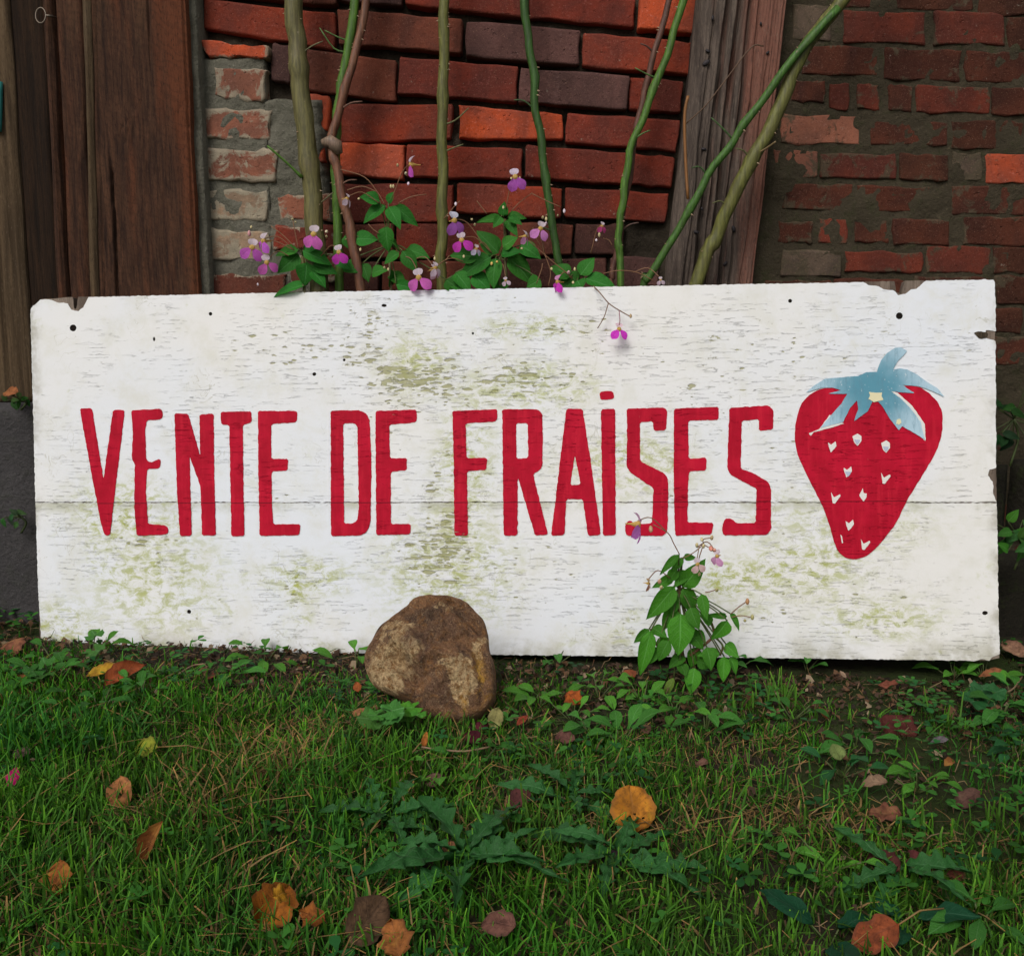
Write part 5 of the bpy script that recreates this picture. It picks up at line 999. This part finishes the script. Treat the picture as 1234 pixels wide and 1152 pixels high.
# plants beyond the ends of the board
def climber(label, px, py, Y, n_, col, L, sprd, drop=None):
    c = at_y(px, py, Y); f = Vector((c.x, Y, gz(c.x, Y) if drop is None else c.z - drop)); T = thing('wild_plant', label, 'plant', f); rr = random.Random(int(px + py)); twig(T, [f, f.lerp(c, .6) + Vector((.01, 0, 0)), c], .002, (.05, .07, .02), 'stem')
    for k in range(n_):
        q = c + Vector((rr.gauss(0, sprd), rr.gauss(-.01, .012), rr.gauss(0, sprd))); a = rr.uniform(0, 6.28); put_leaf(T, q, q + Vector((math.cos(a), -.4, math.sin(a) - .3)).normalized() * L * rr.uniform(.7, 1.2), L * .62, tuple(x * rr.uniform(.6, 1.3) for x in col), (rr.uniform(-.4, .4), -1, .6)); twig(T, [c, q], .0009, (.05, .07, .02), 'stem')
climber('bright green leafy plant peeping out beyond the right end of the sign', 1226, 645, 1.64, 16, (0.042, .15, .02), .030, .022, .06); climber('dark leafy plant against the footing beyond the right end of the sign', 1222, 505, 1.66, 16, (0.014, .055, .012), .026, .034, .08); climber('tiny green weed rooted against the grey plinth, left of the sign', 24, 622, 1.722, 7, (0.035, .10, .03), .017, .007, .03); climber('mossy green sprig on the plinth ledge, at the foot of the pale timber', 24, 480, 1.722, 8, (0.028, .075, .016), .016, .008, .02)

# ================================================================== fallen leaves
def dry(label, px, py, L, Wd, col, heading=0.0, tx=.15, ty=0.0, kind='beech', bend=.75, fold=.16, wav=.24, lobes=None, roll=0, cat='leaf', name='fallen_leaf', stalk_=None, up=.022, seed=None, holes=None, ser=.3, grp='leaves fallen in the grass', mat=None, pos=None):
    """heading: where the tip points in plan (0 = away from the camera); tx tips it up at the back to face the camera"""
    L *= .88; Wd *= .86; col = tuple(c * .82 for c in col)
    sd = seed if seed is not None else (px * .37 + py * .11) % 50
    me = leaf_mesh(name, kind, L, Wd, bend, fold, wav=wav, lobes=lobes, seed=sd, nl=26 if holes else 12, nu=16 if holes else 6, roll=roll, ser=ser, holes=holes)
    for v in me.vertices: v.co.y -= L * .5
    p = pos or on_ground(px, py, up)
    M = Matrix.Translation(p) @ Matrix.Rotation(tx, 4, 'X') @ Matrix.Rotation(ty, 4, 'Y') @ Matrix.Rotation(heading, 4, 'Z')
    if stalk_:
        T = thing(name, label, cat, p, group=grp); link('blade', me, mat or M_dry, T, M, col)
        a = M @ Vector((0, -L * .5, 0)); V, Fq = tube([a, a + M.to_3x3() @ Vector((.004, -stalk_ * .5, .002)), a + M.to_3x3() @ Vector((0, -stalk_, -.004))], .0009, 5); link('leaf_stalk', mesh('leaf_stalk', [v - a for v in V], Fq), M_stem, T, Matrix.Translation(a), (.20, .12, .04)); return T
    o = link(name, me, mat or M_dry, None, M, col); return tag(o, label, cat, grp)
OR = (0.42, 0.12, 0.025); ORB = (0.33, .085, .03); BRW = (0.135, .062, .042); TAN = (0.36, .20, .11); RED = (0.14, .028, .026); PKB = (0.23, .105, .085)
dry('large curled orange-brown leaf lying under the left half of the sign', 150, 806, .080, .044, (.40, .10, .035), -.75, .85, 0, 'lance', .7, .35, .16, roll=.4, up=.040)
dry('narrow yellow-orange leaf tucked beside the large curled orange-brown one', 126, 804, .062, .022, (.50, .26, .03), -1.0, .75, 0, 'lance', .5, .4, .1, up=.034)
dry('brown dead leaf beyond the left end of the sign', 14, 766, .055, .050, (.26, .10, .055), .3, .7, 0, 'beech', .6, .1, .2, pos=on_ground(14, 774, .02)); dry('dull red-brown leaf in the shade under the left corner of the sign', 92, 797, .035, .022, (.16, .06, .04), 1.2, .3)
dry('small yellow-orange leaf near the left edge, below the sign', 26, 812, .030, .022, (.36, .15, .05), .4, .7, up=.02); dry('tan-orange pointed leaf standing in the grass, lower left', 143, 952, .048, .034, (.42, .17, .06), .25, .95, .1, 'beech', .5, .2, .26, up=.03, stalk_=.018)
dry('long curled orange-brown leaf hanging in the grass, lower left', 170, 1026, .078, .026, (.30, .11, .035), 2.6, .95, 0, 'lance', .9, .6, .12, up=.035, roll=.5); dry('orange leaf half hidden by grass blades near the left edge', 67, 1056, .042, .034, (.40, .13, .03), .2, 1.0, 0, 'beech', .5, .15, .12, up=.03)
dry('large curled orange and yellow leaf at the bottom, left of centre', 335, 1082, .070, .056, (.40, .13, .018), -.5, .9, .2, 'beech', .9, .25, .26, roll=.4, up=.035); dry('yellow fold of leaf on the curled orange one at the bottom', 341, 1074, .022, .026, (.50, .24, .02), -.9, .6, .3, 'lance', .9, .3, .3, (2.2, .3), up=.048, grp=None); dry('dark orange lobed leaf scrap right of the orange and yellow leaf', 374, 1102, .034, .026, (.27, .085, .018), 1.2, .8, 0, 'beech', .4, .1, .25, (2.5, .35), up=.032)
dry('round orange leaf at the bottom, beside the large brown one', 475, 1128, .042, .042, (.38, .14, .04), .3, .95, 0, 'beech', .6, .1, .26, (3, .30), up=.034, stalk_=.02); dry('large dull brown leaf at the bottom, standing on edge', 446, 1106, .062, .046, (.12, .068, .038), -.7, 1.0, .2, 'beech', .5, .2, .12, up=.034)
dry('small round pinkish brown leaf at the bottom centre', 600, 1110, .038, .032, (.17, .075, .055), 1.4, .5, .15, 'beech', .5, .15, .2, up=.034)
dry('round bright orange leaf with small dark holes, right of centre', 763, 974, .058, .060, (.50, .19, .022), .1, 1.15, 0, 'round', .35, .08, .10, (5, .08), up=.034, seed=3.3, ser=.12, holes=(117, 118, 134, 86, 99, 152, 123))
dry('dark red-brown leaf in the middle of the grass', 626, 960, .042, .028, (.13, .045, .042), -.8, .7, 0, 'beech', .4, .2, .12, up=.024); dry('yellow-green leaf with a purple blotch and a long stalk', 173, 899, .042, .034, (.26, .28, .03), 1.5, .6, 0, 'beech', .5, .15, .14, stalk_=.075, up=.022)
dry('bright magenta petal at the left edge of the grass', 15, 935, .032, .018, (.60, .012, .16), .1, 1.0, 0, 'lance', .4, .2, .06, up=.026, cat='petal', name='fallen_petal', mat=M_petal, grp=None)
dry('slender tan leaf left of the stone, pointing up to it', 434, 856, .042, .013, (.46, .21, .09), -.85, .6, 0, 'lance', .4, .4, .1, up=.02); dry('small orange leaf scrap just left of the stone', 430, 826, .024, .016, (.36, .10, .03), .3, .8, 0, 'beech', .5, .2, .2, up=.02); dry('thin curved orange leaf below the stone, among the mallow', 511, 893, .030, .010, (.46, .15, .035), 2.9, .9, 0, 'lance', .9, .5, .1, up=.024)
dry('pale yellow-green leaf leaning on the right of the stone', 597, 858, .036, .026, (.30, .27, .10), 2.9, 1.15, 0, 'beech', .2, .2, .08, up=.028, pos=on_ground(597, 866, .022)); dry('red-orange narrow leaf right of the stone', 630, 866, .030, .012, (.30, .06, .03), -.7, .7, 0, 'lance', .4, .4, .1, up=.02); dry('orange-red crumpled leaf in the bright weeds', 690, 838, .040, .036, (.42, .10, .02), .6, .7, 0, 'beech', .6, .1, .28, (2.5, .3), up=.026)
dry('dull brown crumpled leaf in front of the bright weeds', 680, 887, .034, .024, (.16, .07, .055), 1.2, .6, 0, 'beech', .5, .2, .25, up=.022); dry('dark maroon leaf under the front of the stone', 568, 886, .038, .026, (.085, .014, .022), 1.0, .5, 0, 'beech', .5, .15, .2, up=.02); dry('maroon leaf tip showing right below the stone', 582, 872, .028, .018, (.10, .016, .026), -.9, .5, 0, 'beech', .5, .15, .2, up=.018)
dry('grey-brown round leaf below the stone', 521, 938, .026, .024, (.15, .085, .06), .8, .6, 0, 'round', .5, .15, .2, up=.022); dry('dark purple leaf above the middle dandelion', 737, 1034, .032, .026, (.035, .018, .026), -.6, .8, 0, 'beech', .5, .2, .2, up=.026); dry('small tan leaf at the foot of the middle dandelion', 540, 1018, .022, .014, (.32, .14, .07), 1.3, .6, up=.026); dry('orange leaf scrap left of the round orange leaf', 785, 855, .018, .014, (.36, .10, .03), .3, .6, up=.02); dry('pinkish tan leaf in front of the leafy balsam', 778, 876, .024, .018, (.24, .13, .08), .2, .7, up=.022); dry('brown leaf scrap on the soil right of the weeds', 845, 917, .020, .014, (.22, .11, .075), 1.3, .5, up=.018); dry('orange-brown leaf under the left side of the leafy balsam', 758, 808, .035, .025, (.30, .085, .035), .5, .6, up=.018)
dry('curled tan-brown leaf right of the pale round leaf', 1052, 940, .040, .022, (.30, .19, .12), 1.4, .6, 0, 'beech', .8, .3, .2, roll=.4, up=.026); dry('reddish brown lobed leaf under the curled tan-brown one', 1066, 976, .044, .034, (.20, .075, .045), 1.2, .45, 0, 'beech', .5, .1, .25, (2.5, .4), up=.022); dry('pale yellow-green round leaf on dark soil, right', 1009, 905, .026, .026, (.19, .25, .075), .2, .95, .2, 'beech', .35, .2, .10, up=.030, ser=.05)
dry('long orange-tan leaf under the right corner of the sign', 1194, 809, .046, .016, (.32, .12, .05), 1.75, .6, 0, 'lance', .4, .3, .12, up=.024); dry('dull tan leaf at the right edge, below the corner of the sign', 1192, 850, .040, .022, (.24, .12, .065), 1.4, .4, 0, 'beech', .6, .2, .25, up=.02); dry('large pinkish tan leaf beyond the right end of the sign', 1222, 772, .055, .045, (.36, .19, .12), .5, .7, 0, 'beech', .5, .1, .18, pos=on_ground(1222, 778, .022)); dry('small reddish leaf scraps on the soil under the strawberry', 1070, 822, .032, .020, (.24, .075, .045), 1.3, .4, 0, 'beech', .5, .1, .28, (2.5, .4), up=.016)
dry('tiny pale seed husk in front of the board, under the strawberry', 1016, 812, .018, .008, (.36, .24, .16), .5, .9, 0, 'lance', .3, .3, .1, up=.018); dry('rusty curled leaf strip left of the pale round leaf', 992, 856, .030, .012, (.23, .09, .03), .2, .8, 0, 'lance', .6, .4, .2, up=.02); dry('pointed silver-grey leaf on the soil, right side', 1132, 891, .028, .014, (.20, .17, .18), 1.6, .4, 0, 'lance', .3, .3, .1, up=.018); dry('orange-brown leaf sliver in the grass at the right', 1146, 915, .032, .013, (.32, .12, .04), -.9, .6, 0, 'lance', .6, .4, .2, up=.022); dry('dark brown leaf at the right, above the bare soil', 1165, 960, .044, .026, (.12, .06, .045), 1.9, .4, 0, 'beech', .5, .2, .15, up=.02)
dry('left one of two dark red crumpled leaves low on the right', 1064, 1032, .046, .036, (.115, .034, .030), .7, .5, 0, 'beech', .6, .15, .25, up=.024); dry('right one of two dark red crumpled leaves low on the right', 1112, 1032, .048, .040, (.110, .030, .028), -.5, .5, 0, 'beech', .6, .15, .28, (2, .3), up=.024); dry('orange-red leaf with a long stalk at the bottom right', 1056, 1124, .054, .042, (.30, .075, .028), 1.9, .6, 0, 'beech', .4, .1, .2, (2, .25), stalk_=.05, up=.028); dry('small rusty leaf between the dark red leaves and the right edge', 1150, 1050, .024, .018, (.16, .05, .03), .6, .5, up=.02); dry('dull mauve-brown leaf under the left weeds', 24, 905, .036, .024, (.15, .08, .075), 1.2, .4, 0, 'beech', .4, .15, .15, up=.018)
dry('small orange leaf piece left of the yellow-green spotted leaf', 132, 856, .020, .016, (.34, .12, .04), .3, .6, up=.018); dry('rust red leaf scrap on the soil under the first word', 252, 813, .022, .014, (.22, .055, .035), 1.2, .4, up=.014); dry('small orange leaf on the plinth ledge at the far left', 10, 466, .045, .028, (.36, .13, .05), 1.3, .7, 0, 'beech', .5, .1, .2, pos=at_y(10, 470, 1.712), grp=None)
# a brick fragment sunk in the soil
bf = on_ground(1085, 880); bv = brick_mesh([np.array(k) for k in ((-.024, .015), (.022, .017), (.025, -.016), (-.020, -.018))], 5.5, 6, 4, bev=.004, wob=.003, depth=.03)
o = link('brick_fragment', bv, M_brick, None, Matrix.Translation((bf.x, bf.y, gz(bf.x, bf.y) + .014)) @ Matrix.Rotation(-1.0, 4, 'X') @ Matrix.Rotation(.1, 4, 'Y'), (0.085, .020, .016)); tag(o, 'dark red brick fragment half sunk in the soil, right of the pale round leaf', 'brick fragment')
for (lab, pts) in (('thin curved brown twig under the right corner of the sign', ((1232, 815), (1218, 832), (1190, 840), (1165, 852))), ('straw-coloured stick on the soil under the first word', ((215, 812), (232, 802), (248, 800))), ('thin dry stalk lying right of the middle of the grass', ((590, 900), (560, 905), (530, 903), (508, 900)))):
    P3 = [on_ground(x, y, .018) for x, y in pts]; V, Fq = tube(smooth_path(P3, 4), .0013, 6); b = P3[0]; o = link('twig', mesh('twig', [v - b for v in V], Fq), M_stem, None, Matrix.Translation(b), (0.22, .14, .08)); tag(o, lab, 'twig')
# ================================================================== lawn
def vnoise(x, y, s, seed):
    """smooth value noise on arrays"""
    g = np.random.default_rng(seed).random((256, 256)); X = x * s + 64.0; Y = y * s + 64.0
    i = np.floor(X).astype(int); j = np.floor(Y).astype(int); fx = X - i; fy = Y - j; fx = fx * fx * (3 - 2 * fx); fy = fy * fy * (3 - 2 * fy)
    i &= 255; j &= 255; i2 = (i + 1) & 255; j2 = (j + 1) & 255
    return (g[i, j] * (1 - fx) + g[i2, j] * fx) * (1 - fy) + (g[i, j2] * (1 - fx) + g[i2, j2] * fx) * fy
GXS = np.linspace(-3, 3, 301); GYS = np.linspace(-0.5, 2.0, 126)
GZT = np.array([[gz(x, y) for y in GYS] for x in GXS])
def gzv(x, y):
    a = np.clip((x + 3) / 6 * 300, 0, 299.99); b = np.clip((y + .5) / 2.5 * 125, 0, 124.99); i = a.astype(int); j = b.astype(int); fx = a - i; fy = b - j
    return (GZT[i, j] * (1 - fx) + GZT[i + 1, j] * fx) * (1 - fy) + (GZT[i, j + 1] * (1 - fx) + GZT[i + 1, j + 1] * fx) * fy
def patch(x, y, px, py, rx, ry):
    c = on_ground(px, py); d = np.sqrt(((x - c.x) / rx) ** 2 + ((y - c.y) / ry) ** 2); return np.clip(1.25 - d, 0, 1)
def m_grass():
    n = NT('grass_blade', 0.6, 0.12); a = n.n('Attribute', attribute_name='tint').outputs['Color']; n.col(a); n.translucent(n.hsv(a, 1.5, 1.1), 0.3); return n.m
M_grass = m_grass()
def blades(name, x, y, h, wd, lean, az, curl, col, flat=0.0, tipw=.35, kink=None):
    N = len(x); z = gzv(x, y); dx, dy = np.cos(az), np.sin(az); fa = az + rng.uniform(-.9, .9, N) + math.pi / 2; wx, wy = np.cos(fa), np.sin(fa)
    ts = (0.0, 0.38, 0.74, 1.0); ws = (0.75, 1.0, 0.8, tipw); V = np.empty((N, 8, 3), np.float32)
    for k, (t, w) in enumerate(zip(ts, ws)):
        out = h * (lean * t + curl * t * t); up = h * (t * (1 - flat) - 0.30 * curl * t * t * (1 - flat))
        cx = x + dx * out; cy = y + dy * out; cz = z + up - 0.004 + (0.004 + rng.uniform(0, .012, N)) * (flat > 0)
        V[:, 2 * k, 0] = cx - wx * wd * w * .5; V[:, 2 * k, 1] = cy - wy * wd * w * .5; V[:, 2 * k, 2] = cz
        V[:, 2 * k + 1, 0] = cx + wx * wd * w * .5; V[:, 2 * k + 1, 1] = cy + wy * wd * w * .5; V[:, 2 * k + 1, 2] = cz + flat * wd * .4
    f = np.array([[0, 1, 3, 2], [2, 3, 5, 4], [4, 5, 7, 6]], np.int32); Fq = (np.arange(N, dtype=np.int32)[:, None, None] * 8 + f[None]).reshape(-1, 4)
    me = bpy.data.meshes.new(name); me.vertices.add(N * 8); me.vertices.foreach_set('co', V.ravel()); nf_ = len(Fq)
    me.loops.add(nf_ * 4); me.loops.foreach_set('vertex_index', Fq.ravel()); me.polygons.add(nf_)
    me.polygons.foreach_set('loop_start', np.arange(0, nf_ * 4, 4, dtype=np.int32)); me.polygons.foreach_set('loop_total', np.full(nf_, 4, np.int32)); me.polygons.foreach_set('use_smooth', np.ones(nf_, bool))
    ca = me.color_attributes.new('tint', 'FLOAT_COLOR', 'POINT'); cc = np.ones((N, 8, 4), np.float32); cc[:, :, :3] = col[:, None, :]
    cc[:, 0:2, :3] *= np.array([.9, .75, .8]); cc[:, 6:8, :3] *= np.array([1.8, 1.5, 1.2]); ca.data.foreach_set('color', cc.ravel()); me.update(calc_edges=True); me.validate()  # blade tips brightened as painted highlights, also pale where cut
    o = link(name, me, M_grass); o['kind'] = 'stuff'; return o
def spots(N, xr, yr):
    x = rng.uniform(*xr, N); y = rng.uniform(*yr, N); return x, y
def keep_front(x, y): return y < np.array(sign_y(x)) - 0.004 + (np.abs(x) > 0.84) * 0.20
def region(x, y): return np.abs(x) < 0.30 + 0.50 * np.clip(y, 0, 2)
def lawn():
    x, y = spots(150000, (-1.35, 1.35), (0.55, 1.80)); k = keep_front(x, y) & region(x, y); x, y = x[k], y[k]
    back = sign_y(x) - y
    d = 0.20 + 0.60 * vnoise(x, y, 7, 1) + 0.55 * (vnoise(x, y, 19, 2) - .35)
    d += 0.35 * np.clip((back - .12) / .25, 0, 1); d -= .30 * np.clip((x - .15) / .4, 0, 1) * (vnoise(x, y, 10, 31) > .35); d *= np.clip(.04 + back / .19, 0, 1)
    for (px, py, rx, ry, s) in ((1085, 900, .14, .10, .75), (1030, 960, .16, .06, .7), (1190, 990, .12, .06, .55), (720, 870, .16, .07, .75), (200, 800, .14, .05, .7), (130, 890, .08, .05, .5), (600, 900, .12, .05, .4), (1000, 1000, .10, .05, .5), (870, 930, .10, .04, .35), (1060, 840, .16, .06, .6), (470, 1000, .06, .05, .30), (560, 1058, .10, .06, .30), (742, 1050, .08, .05, .30), (690, 975, .07, .05, .30), (1085, 1125, .08, .04, .2)): d -= s * patch(x, y, px, py, rx, ry)
    k = rng.random(len(x)) < np.clip(d, .03, 1.0) * .80; x, y, back = x[k], y[k], back[k]; N = len(x)
    tall = np.clip(back / .45, 0, 1); h = (0.013 + 0.018 * tall + .020 * vnoise(x, y, 9, 5) * (.4 + .6 * tall)) * rng.uniform(.55, 1.4, N)
    left = np.clip(.5 - x * .8, 0, 1); h *= .66 + .3 * left
    wd = rng.uniform(.0012, .0032, N); lean = rng.normal(0, .38, N); curl = np.abs(rng.normal(0.15, .5, N)); az = rng.uniform(0, 6.283, N)
    yel = vnoise(x, y, 5, 6); base = np.array([.036, .132, .011])[None] * rng.uniform(.4, 1.5, (N, 1)); base[:, 0] *= .65 + .85 * yel; cool = vnoise(x, y, 8, 8); base[:, 2] *= .7 + 1.3 * cool; base *= (.72 + .55 * vnoise(x, y, 11, 9))[:, None]
    lime = rng.random(N) < .20; base[lime] = np.array([.080, .23, .018]) * rng.uniform(.7, 1.2, (lime.sum(), 1))
    dp = .07 + .20 * np.clip(vnoise(x, y, 6, 7) - .45, 0, 1) * 2
    for (px, py, rx, ry) in ((385, 885, .09, .06), (905, 915, .11, .06), (790, 1010, .12, .05), (255, 990, .10, .05), (1010, 1010, .12, .05), (330, 930, .08, .06), (930, 990, .12, .06)): dp += .38 * patch(x, y, px, py, rx, ry)
    dr = rng.random(N) < dp; base[dr] = np.array([.235, .155, .065])[None] * rng.uniform(.45, 1.35, (dr.sum(), 1)); lean[dr] *= 1.8; curl[dr] += .5
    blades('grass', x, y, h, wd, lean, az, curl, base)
    # dry straw and old blades lying flat
    x, y = spots(30000, (-1.3, 1.3), (.55, 1.80)); k = keep_front(x, y + .01) & region(x, y); x, y = x[k], y[k]; N = len(x)
    dd = .25 + .5 * vnoise(x, y, 6, 7)
    for (px, py, rx, ry) in ((385, 885, .10, .07), (905, 915, .12, .07), (790, 1010, .12, .06), (930, 990, .13, .06), (600, 900, .12, .05)): dd += .5 * patch(x, y, px, py, rx, ry)
    k = rng.random(N) < dd * .8; x, y = x[k], y[k]; N = len(x); c = np.array([.22, .155, .085])[None] * rng.uniform(.25, 1.3, (N, 1)); g = rng.random(N) < .40; c[g] = np.array([.035, .062, .014])[None] * rng.uniform(.5, 1.5, (g.sum(), 1)); br = rng.random(N) < .25; c[br] = np.array([.075, .04, .025]) * rng.uniform(.4, 1.4, (br.sum(), 1))
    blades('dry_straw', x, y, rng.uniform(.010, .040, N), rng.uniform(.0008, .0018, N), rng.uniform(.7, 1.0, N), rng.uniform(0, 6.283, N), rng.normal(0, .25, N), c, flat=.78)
    # small mossy growth on the soil: tiny short blades
    x, y = spots(60000, (-1.3, 1.3), (.6, 1.80)); k = keep_front(x, y) & region(x, y) & (vnoise(x, y, 8, 12) > .42); x, y = x[k], y[k]; N = len(x)
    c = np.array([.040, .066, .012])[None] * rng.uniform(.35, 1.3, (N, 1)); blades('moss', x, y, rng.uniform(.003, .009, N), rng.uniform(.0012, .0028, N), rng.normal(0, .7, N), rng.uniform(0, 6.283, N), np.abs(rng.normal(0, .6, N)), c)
    # broad-leaved seedlings creeping through the turf
    x, y = spots(5200, (-1.2, 1.2), (.62, 1.78)); k = keep_front(x, y + .034) & region(x, y); x, y = x[k], y[k]
    w_ = vnoise(x, y, 9, 41); bk = sign_y(x) - y; k = rng.random(len(x)) < np.clip((w_ - .42) * 4.5, .05, 1) * np.clip(1.25 - bk / .75, .25, 1); x, y = x[k], y[k]; z = gzv(x, y); V = []; Fq = []; C_ = []
    for i in range(len(x)):
        a0 = rng.uniform(0, 6.28); zc = z[i] + rng.uniform(.008, .028); kk = rng.uniform(.55, 1.35); c = np.array([.045, .165, .024]) * kk if rng.random() < .7 else np.array([.022, .105, .026]) * kk; s = rng.uniform(.005, .0115)
        for q in range(rng.integers(2, 5)):
            a = a0 + q * 1.9 + rng.uniform(-.3, .3); e = rng.uniform(-.1, .6); ca, sa = math.cos(a), math.sin(a); o = len(V)
            for (t, w) in ((0, .06), (.45, .22), (.8, .46), (1.25, .42), (1.5, .12)):
                for sgn in (-1, 1):
                    V.append((x[i] + s * (t * ca * math.cos(e) - sgn * w * sa), y[i] + s * (t * sa * math.cos(e) + sgn * w * ca), zc + s * (t * math.sin(e) + .12 * w - .18 * t * t * .5))); C_.append((*(c * (.85 + .2 * t / 1.5)), 1))
            for j in range(4): Fq.append((o + 2 * j, o + 2 * j + 1, o + 2 * j + 3, o + 2 * j + 2))
    me = mesh('ground_cover', V, Fq, True); ca = me.color_attributes.new('tint', 'FLOAT_COLOR', 'POINT'); ca.data.foreach_set('color', np.array(C_, np.float32).ravel()); o = link('ground_cover', me, M_grass); o['kind'] = 'stuff'
    # longer single tufts
    X, Y_, H = [], [], []
    for (px, py, m, hh) in ((262, 838, 9, .045), (110, 955, 14, .050), (560, 905, 16, .040), (935, 850, 26, .048), (880, 860, 14, .036), (1140, 880, 10, .055), (1215, 1010, 18, .045), (650, 1000, 22, .048), (290, 985, 18, .05), (420, 990, 20, .045), (100, 1100, 26, .05), (200, 1095, 22, .05), (410, 1130, 26, .05), (30, 1010, 22, .05), (960, 1010, 12, .04), (700, 1020, 16, .045), (870, 1040, 14, .04), (1090, 1010, 10, .04), (310, 870, 10, .04), (850, 980, 12, .045), (1190, 1080, 20, .045)):
        c_ = on_ground(px, py); X += list(c_.x + rng.normal(0, .016, m)); Y_ += list(c_.y + rng.normal(0, .012, m)); H += list(hh * rng.uniform(.6, 1.25, m))
    X, Y_, H = map(np.array, (X, Y_, H)); k = keep_front(X, Y_); X, Y_, H = X[k], Y_[k], H[k]; N = len(X); c = np.array([.065, .165, .020])[None] * rng.uniform(.6, 1.35, (N, 1))
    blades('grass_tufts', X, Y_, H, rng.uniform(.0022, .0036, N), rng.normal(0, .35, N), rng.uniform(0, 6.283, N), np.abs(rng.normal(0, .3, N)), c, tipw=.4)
    # coarser lawn outside the picture
    x, y = spots(70000, (-3, 3), (-.45, 1.7)); k = (~region(x, y) | (y < .55)) & (y < sign_y(x) - .05) & (vnoise(x, y, 7, 1) > .2); x, y = x[k], y[k]; k = rng.random(len(x)) < .4; x, y = x[k], y[k]; N = len(x); c = np.array([.040, .110, .016])[None] * rng.uniform(.5, 1.5, (N, 1))
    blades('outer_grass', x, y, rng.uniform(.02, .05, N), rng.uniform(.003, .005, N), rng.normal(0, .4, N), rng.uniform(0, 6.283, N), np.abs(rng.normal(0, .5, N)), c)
lawn()
# crumbs of dead leaf and soil on the bare strip along the board
def litter():
    N = 4800; x = rng.uniform(-1.05, 1.05, N); bk = np.where(rng.random(N) < .72, np.abs(rng.normal(0, .13, N)), rng.uniform(0, .95, N)) + .004; y = sign_y(x) - bk + (np.abs(x) > .86) * rng.uniform(0, .16, N); z = gzv(x, y); V = []; Fq = []; C_ = []
    for i in range(N):
        s = rng.uniform(.0018, .007); a = rng.uniform(0, 6.28); t = rng.normal(0, .4); o = len(V); k = rng.random()
        c = (.075, .045, .030) if k < .45 else (.16, .085, .045) if k < .7 else (.028, .020, .015) if k < .92 else (.30, .22, .14)
        for q in range(5):
            b = a + q * 1.257; r = s * rng.uniform(.5, 1.1) * (1.5 if q == 0 else 1); V.append((x[i] + r * math.cos(b), y[i] + r * math.sin(b), z[i] + .004 + rng.uniform(0, .006) + r * math.sin(b) * t)); C_.append((*c, 1))
        Fq.append((o, o + 1, o + 2, o + 3, o + 4))
    me = mesh('leaf_litter', V, Fq, False); ca = me.color_attributes.new('tint', 'FLOAT_COLOR', 'POINT'); ca.data.foreach_set('color', np.array(C_, np.float32).ravel()); o = link('leaf_litter', me, M_grass); o['kind'] = 'stuff'
litter()
bpy.context.view_layer.update()
